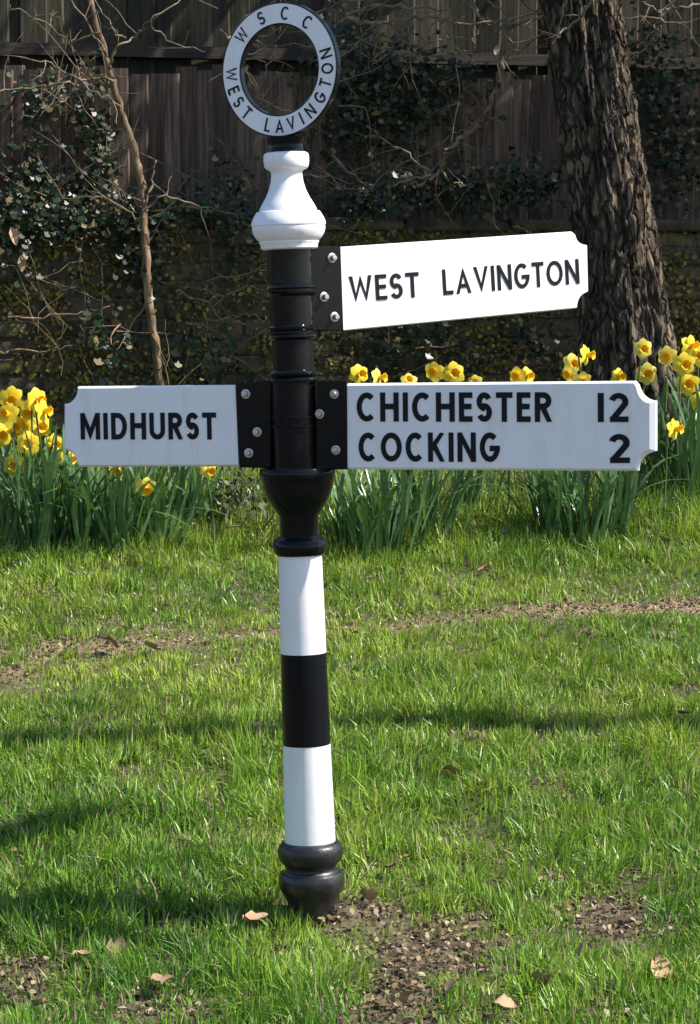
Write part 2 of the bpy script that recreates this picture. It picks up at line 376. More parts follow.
IVY = np.array([(0, -.45), (.38, -.32), (.52, .02), (.22, .12), (0, .6), (-.22, .12), (-.52, .02), (-.38, -.32)])
OVAL = np.array([(0, -.5), (.22, -.2), (.25, .1), (0, .55), (-.25, .1), (-.22, -.2)])
M_IVY = leafmat('ivy_leaf', None, trans=.15, rough=.42, spec=.4)

M_MOSS = leafmat('olive_moss', None, trans=.1, rough=.9, spec=.1)
moss(wall)
# leaf clusters added out of frame, placed to shade and dapple wall and fence
def shade_leaves(parent, centres, n, spread, size, seed, name='shade_leaves'):
    r_ = np.random.default_rng(seed); c = np.array([tuple(q) for q in centres]); idx = r_.integers(0, len(c), n)
    pos = c[idx] + r_.normal(0, 1, (n, 3)) * spread; nr = r_.normal(0, 1, (n, 3))
    g = r_.uniform(.6, 1.3, (n, 1)) * np.array([[.035, .06, .015]])
    P, Fs, C = leaf_batch(pos, nr, r_.uniform(.6, 1.3, n) * size, OVAL, r_, g)
    P = P - np.array(parent.location)[None]
    o = npmesh(name, P, Fs, M_IVY, C, parent=parent); tag(o, kind='stuff'); return o
ends = [P[-1][0] for P in limbs] + [P[len(P) // 2][0] for P in limbs]
shade_leaves(tree, [Vector((x_, y_, z_)) for x_, y_, z_ in [(1.6, 10.6, 3.5), (2.1, 10.55, 3.6), (2.3, 10.5, 4.2), (2.8, 10.45, 4.3), (3.2, 10.4, 4.7), (1.9, 10.6, 4.1), (3.4, 10.4, 4.2), (2.6, 10.5, 3.7), (3.0, 10.75, 3.7), (3.7, 10.7, 4.4), (2.5, 10.8, 3.3), (3.3, 10.75, 4.0), (4.0, 10.6, 4.6)]], 5200, np.array([.30, .10, .25]), .09, 3)
shade_leaves(tree, [e for e in ends if e.z > 3.0], 350, np.array([.28, .12, .22]), .07, 4)

# ------------------------------------------------------------------ sapling on the left
SY = 10.48
sp = empty('bare_sapling', at(160, 400, SY)); tag(sp, 'thin bare sapling rising in front of the left fence', 'sapling')
sp.location.z = gz(sp.location.x, SY)
def pl(pts, Y, wobY=0): return [at(x, y, Y + random.uniform(-wobY, wobY)) for x, y in pts]
main = smoothpath(pl([(168, 470), (160, 385), (153, 330), (146, 260), (143, 200), (138, 168), (126, 125), (112, 80), (98, 30), (84, -30)], SY), [v * SY / F for v in (4.8, 4.4, 4.2, 4.8, 4.2, 4, 3.8, 3.4, 3, 2.6)], 6, .003)
V, Fc = tube([main], 8); mesh('stem', [tl(v, sp) for v in V], Fc, M_STEM, sp, smooth=True)
rd = random.Random(12); br = []
for pts, r in [([(143, 215), (150, 185), (156, 160)], 2.4), ([(141, 230), (120, 205), (95, 195), (60, 200)], 1.6), ([(144, 210), (165, 196), (190, 204), (236, 214)], 1.6),
               ([(112, 80), (92, 78), (78, 84), (60, 82), (30, 88), (-10, 92)], 2.2), ([(120, 105), (96, 92), (66, 72), (40, 60), (0, 55)], 1.8), ([(78, 84), (66, 100), (58, 98)], 1.8),
               ([(108, 66), (120, 45), (135, 38), (150, 20), (180, 0)], 2.0), ([(104, 50), (85, 20), (60, -10)], 2), ([(128, 40), (110, 25), (95, 0)], 1.5), ([(150, 24), (170, 40), (205, 52)], 1.3),
               ([(150, 300), (128, 330), (116, 350)], 1.2), ([(152, 330), (165, 370), (172, 400)], 1.4), ([(100, 35), (70, 40), (40, 20), (10, 5)], 1.4), ([(60, 82), (40, 110), (20, 120)], 1.1)]:
    P = smoothpath(pl(pts, SY - .05, .05), [.75 * (r - (r * .55) * i / (len(pts) - 1)) * SY / F for i in range(len(pts))], 5, .006); br.append(P)
    for q, _ in P[2::3]:
        if rd.random() < .7: wander(q, Vector((rd.gauss(0, 1), rd.gauss(0, .3), rd.gauss(0, 1))), rd.uniform(.08, .28), .003, rd, 1, .6, br)
for P in br: 
    V, Fc = tube([P], 5); mesh('branch', [tl(v, sp) for v in V], Fc, M_TWIG, sp, smooth=True)

# ------------------------------------------------------------------ bare shrub hanging between signpost and tree
def shrub(name, label, root_px, Y, strokes, nrand, seed, ranges, mat=M_TWIG):
    rp = at(*root_px, Y); o = empty(name, (rp.x, Y, rp.z)); tag(o, label, 'shrub'); rd = random.Random(seed); br = []
    for pts, r in strokes:
        P = smoothpath(pl(pts, Y, .03), [(r - r * .6 * i / (len(pts) - 1)) * Y / F for i in range(len(pts))], 6, .007); br.append(P)
        for q, _ in P[3::3]:
            if rd.random() < .6: wander(q, Vector((rd.gauss(0, 1), rd.gauss(0, .3), rd.gauss(0, 1))), rd.uniform(.06, .22), .0028, rd, 1, .6, br)
    for i in range(nrand):
        x = rd.uniform(ranges[0], ranges[1]); y = rd.uniform(ranges[2], ranges[3])
        wander(at(x, y, Y + rd.uniform(-.1, .06)), Vector((rd.gauss(0, 1), rd.gauss(0, .2), rd.gauss(0, .7))), rd.uniform(.2, .5), rd.uniform(.0018, .0045), rd, 2, .85, br)
    for P in br:
        V, Fc = tube([P], 5); mesh('branch', [tl(v, o) for v in V], Fc, mat, o, smooth=True)
    return o
shrub('bare_shrub', 'tangle of pale forked bare branches between the ring and the trunk', (330, 200), 10.45,
      [([(512, 20), (502, 60), (496, 92), (478, 122), (455, 142), (440, 168), (424, 182), (400, 176)], 3.2), ([(446, 155), (438, 172), (418, 178), (392, 186)], 2.6), ([(466, 132), (484, 118), (500, 122)], 1.8),
       ([(440, 168), (452, 182), (470, 186)], 1.6), ([(430, 172), (400, 150), (366, 126)], 1.6), ([(330, 150), (350, 172), (372, 188)], 2.0), ([(340, 20), (380, 24), (420, 18), (470, 22), (540, 14)], 2.4),
       ([(340, 12), (400, 6), (450, 10)], 2), ([(376, 30), (380, 55), (372, 65)], 1.5), ([(472, 2), (482, 20), (498, 30), (540, 18)], 2), ([(520, 0), (575, 30), (600, 40)], 1.6),
       ([(300, 175), (330, 178), (345, 190)], 1.4), ([(440, 36), (470, 40), (474, 66)], 1.5)], 22, 8, (330, 545, 0, 60))
shrub('bare_shrub', 'bare twiggy branches hanging over the top right corner', (690, 200), 10.05,
      [([(720, -5), (690, 6), (665, 10), (655, 30)], 2.0), ([(700, -20), (660, 8), (640, 2)], 1.8), ([(590, 4), (568, 26), (552, 44)], 1.8), ([(660, 12), (662, 24), (652, 40)], 1.6)], 5, 9, (560, 700, -20, 20))
shrub('bare_shrub', 'dry bare twigs caught behind the ring at the top', (280, 190), 10.42,
      [([(246, 66), (256, 92), (262, 108)], 1.6), ([(246, 78), (262, 100), (292, 112)], 1.8), ([(262, 100), (270, 60), (290, 20)], 1.5), ([(220, 30), (250, 40), (300, 20)], 1.4)], 10, 15, (215, 345, 0, 120))
shrub('dry_creeper', 'dry creeper stems clinging to the wall left of the signpost', (200, 400), 10.50,
      [([(150, 212), (190, 206), (240, 216), (262, 226)], 1.5), ([(176, 290), (205, 300), (240, 288), (262, 292)], 1.3), ([(128, 318), (128, 340), (140, 350)], 1.5), ([(205, 315), (210, 350), (214, 385)], 1.2), ([(10, 318), (60, 316), (110, 306)], 1.2), ([(0, 352), (40, 350), (80, 346)], 1.2), ([(185, 322), (220, 320), (255, 314)], 1.1)], 14, 21, (0, 265, 215, 390), M_STEM)
shrub('dry_creeper', 'thin dry creeper stems on the wall under the upper finger', (450, 400), 10.50,
      [([(506, 340), (508, 360), (505, 384)], 1.2), ([(330, 350), (345, 338), (360, 340)], 1.2)], 10, 22, (330, 570, 225, 380), M_STEM)

# ------------------------------------------------------------------ ivy
def ivy(label, Y, blobs, n, seed, size=.027, ztop=None):
    r_ = np.random.default_rng(seed); c = at(blobs[0][0], blobs[0][1], Y); o = empty('ivy', c); tag(o, label, 'ivy', 'ivy growing on the wall and fence')
    wts = np.array([b[2] * b[3] for b in blobs], float); idx = r_.choice(len(blobs), n, p=wts / wts.sum())
    pos = []
    for i in idx:
        x, y, sx, sy = blobs[i]; p = at(x + r_.normal(0, sx), y + r_.normal(0, sy), Y); pos.append((p.x, p.y - abs(r_.normal(0, .05)), p.z))
    pos = np.array(pos); nr = np.array([[.2, -.9, .5]]) + r_.normal(0, .6, (n, 3))
    g = r_.uniform(.5, 1.4, (n, 1)) * np.array([[.013, .030, .009]]); old = r_.random(n) < .2; g[old] = r_.uniform(.5, 1.4, (old.sum(), 1)) * np.array([[.13, .095, .04]])
    P, Fs, C = leaf_batch(pos, nr, r_.uniform(.6, 1.35, n) * size, IVY, r_, g)
    tag(npmesh('foliage', P - np.array(c)[None], Fs, M_IVY, C, parent=o), kind='stuff')
    rd = random.Random(seed); st = []
    for b in blobs:
        for k in range(3):
            wander(at(b[0] + rd.gauss(0, b[2]), b[1] + rd.gauss(0, b[3]), Y - .01), Vector((rd.gauss(0, 1), 0, rd.gauss(0, 1))), rd.uniform(.2, .5), .003, rd, 1, .3, st)
    V, Fc = tube(st, 4); mesh('vine_stems', [tl(v, o) for v in V], Fc, M_TWIG, o, smooth=True)
    return o
ivy('dark ivy on the low fence at the far left', FY - .03, [(38, 165, 14, 22), (22, 185, 18, 12), (45, 100, 18, 14)], 420, 31)
ivy('dark ivy climbing the fence beside the bare sapling', FY - .03, [(102, 165, 12, 24), (92, 190, 16, 10), (96, 110, 10, 26)], 420, 32)
ivy('mat of ivy spilling over the left wall top', WY - .06, [(40, 215, 30, 14), (95, 222, 26, 14), (15, 240, 14, 20), (130, 240, 10, 22), (160, 215, 22, 10)], 1100, 33)
ivy('ivy on the wall top just left of the signpost', WY - .06, [(190, 205, 18, 12), (230, 190, 16, 20), (240, 240, 14, 22), (150, 270, 10, 24)], 600, 34)
ivy('ivy covering the fence between the ring and forked branch', FY - .04, [(350, 130, 22, 35), (400, 110, 24, 30), (380, 70, 30, 22), (440, 90, 26, 22), (350, 60, 20, 25)], 1500, 35)
ivy('band of ivy along the wall top under the forked branch', WY - .06, [(360, 200, 22, 10), (420, 192, 26, 12), (480, 190, 24, 14), (530, 186, 22, 14)], 1100, 36)
ivy('ivy hanging on the fence right of the trunk', FY - .04, [(655, 100, 16, 40), (670, 170, 20, 28), (690, 130, 14, 40), (650, 50, 14, 30)], 900, 37)
ivy('low ivy at the wall foot between wall and daffodils', WY - .10, [(205, 360, 22, 16), (110, 340, 14, 20), (400, 340, 30, 16), (530, 340, 16, 16), (230, 400, 20, 14)], 420, 38, .034)

# ------------------------------------------------------------------ slender tree beyond the right edge: throws the thin shadow across the lawn
p_r = gpix(700, 722)
sx_, sy_ = 1.75, p_r.y + .02
sl_t = empty('slender_tree', (sx_, sy_, gz(sx_, sy_))); tag(sl_t, 'slender leaning tree just beyond the right edge, shadowing the lawn', 'tree')
P = smoothpath([Vector((0, 0, -.05)), Vector((.02, -.16, .8)), Vector((-.02, -.32, 1.7)), Vector((.03, -.50, 2.6)), Vector((.0, -.68, 3.6)), Vector((.05, -.86, 4.5))], [.060, .056, .054, .052, .05, .04], 6, .008)
V, Fc = tube([P], 10); mesh('trunk', V, Fc, M_STEM, sl_t, smooth=True)

# ================================================================== SIGNPOST
PY = 6.0
P0 = at(312.5, 912, PY); PT = at(283, 68, PY)
AX = (PT - P0).normalized(); LEAN = math.atan2(AX.x, AX.z)
post = empty('fingerpost', P0, (0, LEAN, 0)); tag(post, 'black and white striped signpost with three fingers and a lettered ring', 'signpost')
PM = Matrix.Translation(P0) @ Matrix.Rotation(LEAN, 4, 'Y'); PI_ = PM.inverted()
def ploc(v): return PI_ @ v
def axpt(y):                            # the point of the post's axis that shows in row y
    lo, hi = -.5, 3.5
    for _ in range(40):
        m = (lo + hi) / 2; p = P0 + AX * m; v = p - CAM; py = H / 2 - v.dot(UP) / v.dot(FWD) * F
        if py > y: lo = m
        else: hi = m
    return P0 + AX * lo
def lathe(name, prof, mat, parent, seg=56, sharp=38):
    V, Fc = [], []
    for (y, hw) in prof:
        p = axpt(y); r = max(hw, .05) * depth(p) / F; z = (p - P0).dot(AX) + .8 * r * (y - YH) / F
        for k in range(seg): th = 2 * math.pi * k / seg; V.append((r * math.cos(th), r * math.sin(th), z))
    for i in range(len(prof) - 1):
        for k in range(seg): k2 = (k + 1) % seg; Fc.append(((i + 1) * seg + k, (i + 1) * seg + k2, i * seg + k2, i * seg + k))
    return mesh(name, V, Fc, mat, parent, smooth=True, sharp=sharp)
lathe('base_moulding', [(845, 24), (845, 26), (847, 29), (850, 31.5), (855, 33), (861, 32.6), (865, 30.8), (867, 28.5), (869, 26), (871, 25), (873, 25.4), (875, 27.6), (876.5, 28), (877, 31), (880, 32.6), (886, 33), (891, 32.4), (896, 30), (900, 26.8), (906, 24.6), (918, 23.6), (945, 23)], M_BASE, post)
lathe('lower_white_band', [(846.5, 25.4), (747, 23.8)], M_WHITE, post)
lathe('black_band', [(747, 24.05), (655, 23.1)], M_BLACK, post)
lathe('upper_white_band', [(655, 22.9), (556, 21.8)], M_WHITE, post)
lathe('neck_ring', [(556.5, 20), (556.5, 23.5), (554.5, 25.6), (551, 26.8), (547, 27.1), (543, 26.3), (540, 24), (538.5, 20.5), (537, 19.5)], M_BLACK, post)
lathe('cup', [(538, 19.6), (516, 20), (513, 22.5), (508, 26.2), (502, 30), (495, 33.4), (488, 35.6), (481, 36.6), (480, 37.6), (475, 38.2), (472, 38), (469.5, 36.5), (469, 20)], M_BLACK, post)
lathe('column', [(470, 23), (427.5, 23), (427, 25), (425, 25), (424.5, 23), (419, 23), (418.5, 25), (416.5, 25), (416, 23), (383, 23), (382.5, 25.2), (380, 25.8), (378, 24), (377, 22.6), (375, 25), (373, 25.2), (371, 23.2), (370, 20.8), (340, 21), (339, 23), (337, 25.4), (335, 25), (333.5, 22.4), (331, 22.4), (329.5, 25), (327, 25.4), (325.5, 23), (325, 22), (296, 22.2), (295, 23.5), (293, 25.4), (291, 23.2), (289, 23.2), (287.5, 25.4), (285, 25.2), (284, 22.6), (262, 22.6), (246, 22.8), (246, 5)], M_BLACK, post)
lathe('finial_vase', [(249.5, 10), (249, 26.5), (247.5, 28.4), (244, 28.8), (241.5, 30.2), (240, 29.6), (239, 31.6), (236, 33.6), (232, 35.8), (228, 36.8), (225, 36.6), (224, 37.4), (221, 37.2), (217, 35.6), (213, 33.4), (210.5, 31.6), (210, 29), (207, 28.2), (202, 25.4), (196, 21.8), (189, 18.6), (181, 16.4), (174, 15.6), (171, 16), (169.5, 17.2), (168, 20.4), (165.5, 22.2), (160, 22.9), (155, 22.8), (152.5, 22), (151.5, 20), (151, 8)], M_WHITE, post)
lathe('ring_stalk', [(154, 19), (151.5, 19.2), (149, 18.2), (145, 17.6), (141, 18.2), (138, 19.5), (136.5, 20), (136.2, 8)], M_BLACK, post)

# glyphs: strokes in a unit-high box ---------------------------------------------------
def arc(cx, cy, rx, ry, a0, a1, n=14): return [(cx + rx * math.cos(R(a0 + (a1 - a0) * i / n)), cy + ry * math.sin(R(a0 + (a1 - a0) * i / n))) for i in range(n + 1)]
def glyph(ch, t):
    a = t / 2
    if ch in 'I1': return t, [[(a, 0), (a, 1)]]
    if ch == 'H': w = .70; return w, [[(a, 0), (a, 1)], [(w - a, 0), (w - a, 1)], [(a, .52), (w - a, .52)]]
    if ch == 'E': w = .50; return w, [[(a, 0), (a, 1)], [(a, 1 - a), (w, 1 - a)], [(a, .52), (w * .93, .52)], [(a, a), (w, a)]]
    if ch == 'T': w = .60; return w, [[(w / 2, 0), (w / 2, 1 - a)], [(0, 1 - a), (w, 1 - a)]]
    if ch == 'L': w = .50; return w, [[(a, 0), (a, 1)], [(a, a), (w, a)]]
    if ch == 'N': w = .72; return w, [[(a, 0), (a, 1)], [(w - a, 0), (w - a, 1)], [(a * .9, 1.0), (w - a * .9, 0)]]
    if ch == 'M': w = .88; return w, [[(a, 0), (a, 1)], [(w - a, 0), (w - a, 1)], [(a, 1.03), (w / 2, .16), (w - a, 1.03)]]
    if ch == 'W': w = 1.02; return w, [[(a, 1.03), (w * .27, 0.02), (w * .5, .92), (w * .73, 0.02), (w - a, 1.03)]]
    if ch == 'V': w = .74; return w, [[(a, 1.03), (w / 2, .05), (w - a, 1.03)]]
    if ch == 'A': w = .76; return w, [[(a, -.03), (w / 2, .95), (w - a, -.03)], [(w * .26, .30), (w * .74, .30)]]
    if ch == 'K': w = .66; return w, [[(a, 0), (a, 1)], [(w - a, 1.03), (a, .40)], [(w * .36, .56), (w - a, -.03)]]
    if ch == 'C': w = .74; return w, [arc(w * .52, .5, w * .52 - a, .5 - a, 48, 312, 24)]
    if ch == 'O': w = .84; return w, [arc(w / 2, .5, w / 2 - a, .5 - a, 0, 360, 32)]
    if ch == 'G': w = .78; return w, [arc(w * .5, .5, w * .5 - a, .5 - a, 48, 352, 28), [(w * .50, .46), (w, .46)]]
    if ch == 'D': w = .70; c = w * .42; return w, [[(a, 0), (a, 1)], [(a, 1 - a)] + arc(c, .5, w - a - c, .5 - a, 90, -90, 18) + [(a, a)]]
    if ch == 'U': w = .68; return w, [[(a, 1)] + arc(w / 2, .34, w / 2 - a, .34 - a, 180, 360, 18) + [(w - a, 1)]]
    if ch == 'R': w = .62; c = w * .5; return w, [[(a, 0), (a, 1)], [(a, 1 - a)] + arc(c, .715, w - a * 1.2 - c, .285 - a, 90, -90, 14) + [(a, .43 + a)], [(w * .46, .50), (w - a * .9, -.03)]]
    if ch == 'S': 
        w = .56; u = .255; k = w / 2 - a
        return w, [arc(w / 2, 1 - a - u + a * .35, k, u - a * .35, 25, 270, 16)[:-1] + arc(w / 2, a + u - a * .35 - .0, k, u - a * .35 + (.5 - a - u) * 0, 90, -155, 16)]
    if ch == '2': w = .62; return w, [arc(w / 2, .69, w / 2 - a, .31 - a, 165, -22, 14) + [(a * 1.25, a)], [(a * .4, a), (w, a)]]
    return .4, []
def stroke(pts, t, lift, dep):
    """flat stroke with mitred corners, raised by lift and with side walls of depth dep"""
    n = len(pts); closed = n > 3 and math.dist(pts[0], pts[-1]) < 1e-5
    Lp, Rp = [], []
    for i in range(n):
        p = Vector(pts[i])
        a_ = Vector(pts[i - 1]) if i else (Vector(pts[-2]) if closed else None); b_ = Vector(pts[i + 1]) if i < n - 1 else (Vector(pts[1]) if closed else None)
        d1 = (p - a_).normalized() if a_ is not None else None; d2 = (b_ - p).normalized() if b_ is not None else None
        d1 = d1 or d2; d2 = d2 or d1
        n1 = Vector((-d1.y, d1.x)); n2 = Vector((-d2.y, d2.x)); m = n1 + n2
        m = m.normalized() if m.length > 1e-5 else n1; k = 1 / max(.32, m.dot(n1))
        Lp.append(p + m * t / 2 * k); Rp.append(p - m * t / 2 * k)
    cl = lambda q: (q.x, min(1, max(0, q.y)))
    V = [(*cl(q), lift) for q in Lp] + [(*cl(q), lift) for q in Rp] + [(*cl(q), lift - dep) for q in Lp] + [(*cl(q), lift - dep) for q in Rp]
    Fc = []
    for i in range(n - 1):
        Fc += [(i, n + i, n + i + 1, i + 1), (i, i + 1, 2 * n + i + 1, 2 * n + i), (n + i, 3 * n + i, 3 * n + i + 1, n + i + 1)]
    if not closed: Fc += [(0, 2 * n, 3 * n, n), (n - 1, 2 * n - 1, 4 * n - 1, 3 * n - 1)]
    return V, Fc
def letter_mesh(ch, t, height, sx, basis, parent):
    """basis: (origin, right, up, out) in the post's own space"""
    o, e1, e2, e3 = basis; w, st = glyph(ch, t); V, Fc = [], []
    for j, s in enumerate(st):
        v, f = stroke(s, t, .0016 + .00035 * j, .0030); b = len(V)
        V += [o + e1 * (x * sx) + e2 * (y * height) + e3 * z for x, y, z in v]; Fc += [tuple(b + k for k in q) for q in f]
    m = mesh('letter', V, Fc, M_LETTER, parent); return m
def text(parent, s, a_px, b_px, hpx, pl0, e1, e2, e3, t=.19, gap=.16, space=.4):
    A = onplane(*a_px, pl0, e3); B = onplane(*b_px, pl0, e3); hh = hpx * depth(A) / F
    d = B - A; total = d.length; run = d.normalized(); upv = (e2 - run * e2.dot(run)).normalized()
    ws = [glyph(c, t)[0] if c != ' ' else space for c in s]; tot = sum(ws) + gap * (len(s) - 1)
    sx = total / tot; x = 0
    for c, w in zip(s, ws):
        if c != ' ':
            letter_mesh(c, t, hh, sx, (ploc(A + run * (x * sx)), PI_.to_3x3() @ run, PI_.to_3x3() @ upv, PI_.to_3x3() @ e3), parent)
        x += w + gap

# fingers --------------------------------------------------------------------------------
def scoop(c, a0, a1, rx, ry, n=8): return [(c[0] + rx * math.cos(R(a0 + (a1 - a0) * i / n)), c[1] + ry * math.sin(R(a0 + (a1 - a0) * i / n))) for i in range(n + 1)]
def prism(name, outline, inset, cen, e3, thick, cham, mat, parent):
    """outline and inset: world points on the face plane, same count; chamfered front edge and a flat back"""
    n = len(outline)
    V = [ploc(p) for p in inset] + [ploc(p - e3 * cham) for p in outline] + [ploc(p - e3 * (thick - cham)) for p in outline] + [ploc(p - e3 * thick) for p in inset]
    Fc = [tuple(range(n)), tuple(range(4 * n - 1, 3 * n - 1, -1))]
    for L_ in range(3):
        for i in range(n): j = (i + 1) % n; Fc.append((L_ * n + i, (L_ + 1) * n + i, (L_ + 1) * n + j, L_ * n + j))
    o = mesh(name, V, Fc, mat, parent)
    bm = bmesh.new(); bm.from_mesh(o.data); bmesh.ops.recalc_face_normals(bm, faces=bm.faces); bm.to_mesh(o.data); bm.free()
    return o
def finger(label, side, yaw, ymid, px, tip, bracket_px, bolts, lines, bolt_out=.006, inset_px=(2.2, 5.5), tilt=0.0, hpx=29, t=.19):
    """yaw > 0: the right-hand end comes towards the camera"""
    p = axpt(ymid); e1 = Vector((math.cos(yaw), -math.sin(yaw), tilt)).normalized(); e3 = Vector((-math.sin(yaw), -math.cos(yaw), 0)); e2 = e3.cross(e1).normalized()
    if e2.z < 0: e2 = -e2
    f0 = p + e3 * .016
    pos = [onplane(x, y, f0, e3) for x, y in px]
    cx = sum(q[0] for q in px) / len(px); cy = sum(q[1] for q in px) / len(px)
    ins = []
    for (x, y) in px:
        nx_ = x; ny_ = y + (inset_px[0] if y < cy else -inset_px[0])
        k = max(0, min(1, 1 - abs(x - tip) / 22)); nx_ = x - side * inset_px[1] * k
        ins.append(onplane(nx_, ny_, f0, e3))
    fb = prism('finger_board', pos, ins, None, e3, .030, .007, M_WHITE, post); fb['label'] = label
    for s, a_, b_ in lines: text(fb, s, a_, b_, hpx, f0, e1, e2, e3, t)
    bp = [onplane(x, y, f0 + e3 * .004, e3) for x, y in bracket_px]; c = sum(bp, Vector()) / len(bp)
    bk = prism('bracket', bp, [q + (c - q) * .03 for q in bp], None, e3, .038, .003, M_BLACK, post)
    for (x, y) in bolts:
        q = onplane(x, y, f0 + e3 * .004, e3); V, Fc = [], []; n = 14; r = 4.9 * depth(q) / F
        prof = [(1.0, 0), (1.0, .0025), (.86, .0035), (.60, .0035), (.60, bolt_out), (.48, bolt_out + .003), (.05, bolt_out + .0035)]
        for rr, hh in prof:
            for k in range(n): th = 2 * math.pi * k / n; V.append(ploc(q + (e1 * math.cos(th) + e2 * math.sin(th)) * r * rr + e3 * hh))
        for i in range(len(prof) - 1):
            for k in range(n): k2 = (k + 1) % n; Fc.append((i * n + k, i * n + k2, (i + 1) * n + k2, (i + 1) * n + k))
        mesh('bolt', V, Fc, M_STEEL, bk, smooth=True, sharp=35)
    return fb
Y1 = R(20)
finger('white finger reading Chichester 12 and Cocking 2', 1, Y1, 425, [(345.5, 383.5), (634, 381)] + scoop((655, 381), 180, 90, 18, 20)[1:] + [(655, 451)] + scoop((655, 471), 270, 180, 18, 19)[1:] + [(345.5, 469.5)], 655,
       [(316, 380.5), (346.5, 380.5), (347, 469.5), (316, 469.5)], [(334.5, 394), (319.8, 414), (336, 450)],
       [('CHICHESTER', (357, 421.5), (552, 422)), ('12', (598, 422), (628.5, 422)), ('COCKING', (359, 461.5), (500, 462)), ('2', (609, 463), (630, 463))])
finger('white finger reading Midhurst', -1, Y1, 426, [(238.5, 466.5), (78, 467)] + scoop((63, 467), 0, -90, 14, 17)[1:] + [(63.5, 404)] + scoop((63, 386.5), 90, 0, 14, 18)[1:] + [(235.5, 385)], 63,
       [(271, 380.5), (271, 468.5), (239.5, 467.5), (235, 383)], [(246, 394), (257.5, 432), (249, 453)],
       [('MIDHURST', (81, 439.5), (216.5, 439.5))], inset_px=(2, 2.5), hpx=26.5)
Y2 = R(-31)
finger('sunlit white finger reading West Lavington', 1, Y2, 290, [(340, 247), (573, 231.5)] + scoop((588, 231), 180, 90, 12.5, 14)[1:] + [(589, 292)] + scoop((590.5, 308.5), 270, 180, 13, 16)[1:] + [(343, 331)], 588,
       [(309, 247), (341, 246.2), (344, 331), (312, 331)], [(331.5, 258), (323.5, 297), (334, 317)],
       [('WEST', (350, 302), (419.5, 297)), ('LAVINGTON', (443.5, 295), (579.5, 283.5))], bolt_out=.014, inset_px=(1.2, 1.0), hpx=25.5, t=.155)
# short lugs between socket and bracket plates are the rims on the socket of the upper finger
# ring -------------------------------------------------------------------------------------
RY = R(29); rc = axpt(70) + Vector((-2.4 * 6.07 / F, 0, 0))
r1 = Vector((math.cos(RY), -math.sin(RY), 0)); r3 = Vector((-math.sin(RY), -math.cos(RY), 0)); r2 = AX - r3 * AX.dot(r3); r2.normalize(); r1 = r2.cross(r3).normalized()
if r1.x < 0: r1 = -r1
S_ = depth(rc) / F; RO, RI = 67.0 * S_, 44.5 * S_
def ringlathe(name, prof, mat, parent, seg=96, sharp=35):
    V, Fc = [], []; m = len(prof)
    for k in range(seg):
        th = 2 * math.pi * k / seg
        for (r, h) in prof: V.append(ploc(rc + (r1 * math.cos(th) + r2 * math.sin(th)) * r + r3 * h))
    for k in range(seg):
        k2 = (k + 1) % seg
        for i in range(m):
            j = (i + 1) % m
            if j == 0 and prof[0] == 'open': continue
            Fc.append((k * m + i, k * m + j, k2 * m + j, k2 * m + i))
    o = mesh(name, V, Fc, mat, parent, smooth=True, sharp=sharp)
    bm = bmesh.new(); bm.from_mesh(o.data); bmesh.ops.recalc_face_normals(bm, faces=bm.faces); bm.to_mesh(o.data); bm.free()
    return o
fr = .009
ring = ringlathe('ring', [(RI, -fr), (RI, fr - .002), (RI + .0015, fr), (RI + .0035, fr), (RI + .0045, fr - .003), (RO - .0045, fr - .003), (RO - .0035, fr), (RO - .0015, fr), (RO, fr - .002), (RO, -fr), (RO - .003, -fr - .002), (RI + .003, -fr - .002)], M_BLACK, post)
face = ringlathe('ring_face', [(RI + .004, fr - .004), (RI + .004, fr - .0008), (RO - .004, fr - .0008), (RO - .004, fr - .004)], M_WHITE, ring)
def ring_letter(ch, cx, cy, outward):
    dx = (cx - 315) / 225; dy = -(cy - 268) / 263; th = math.atan2(dy, dx); rr = (RO + RI) / 2
    radial = r1 * math.cos(th) + r2 * math.sin(th); upv = radial if outward else -radial
    run = upv.cross(r3)
    hh = .0315; t = .135; w = glyph(ch, t)[0]; sx = .0315 * .95
    o = rc + radial * rr - upv * hh / 2 - run * (w * sx / 2) + r3 * (fr - .0008)
    letter_mesh(ch, t, hh, sx, (ploc(o), PI_.to_3x3() @ run, PI_.to_3x3() @ upv, PI_.to_3x3() @ r3), ring)
for ch, x, y in [('W', 172, 120), ('S', 252, 62), ('C', 345, 52), ('C', 432, 92)]: ring_letter(ch, x, y, True)
for ch, x, y in [('W', 125, 270), ('E', 132, 335), ('S', 148, 385), ('T', 182, 430), ('L', 265, 488), ('A', 312, 490), ('V', 358, 480), ('I', 398, 464), ('N', 432, 436), ('G', 467, 385), ('T', 492, 335), ('O', 503, 280), ('N', 497, 222)]: ring_letter(ch, x, y, False)

# ================================================================== LAWN
def pix_field(X, Y):                    # ground points -> the photo's rows and columns (to place bare patches)
    Z = ground(X, Y); dx, dy, dz = X - CAM.x, Y - CAM.y, Z - CAM.z
    d = dy * FWD.y + dz * FWD.z; return W / 2 + dx / d * F, H / 2 - (dy * UP.y + dz * UP.z) / d * F
PATCH = [(435, 955, 78, 40, 1.0), (395, 990, 56, 48, 1.0), (606, 922, 46, 32, 1.0), (380, 922, 50, 20, .95), (470, 930, 40, 18, .75), (20, 985, 70, 30, .8), (150, 1012, 90, 22, .7), (620, 1010, 60, 18, .5), (350, 1020, 40, 20, .6), (240, 928, 40, 14, .5), (335, 918, 34, 18, .95), (500, 1015, 60, 14, .6), (590, 500, 30, 14, .3), (655, 548, 22, 9, .8)]
PW = []
for (x, y, a, b, k) in PATCH:
    c = gpix(x, y); e = gpix(x + a, y); g = gpix(x, y - b); PW.append((c.x, c.y, abs(e.x - c.x), abs(g.y - c.y), k))
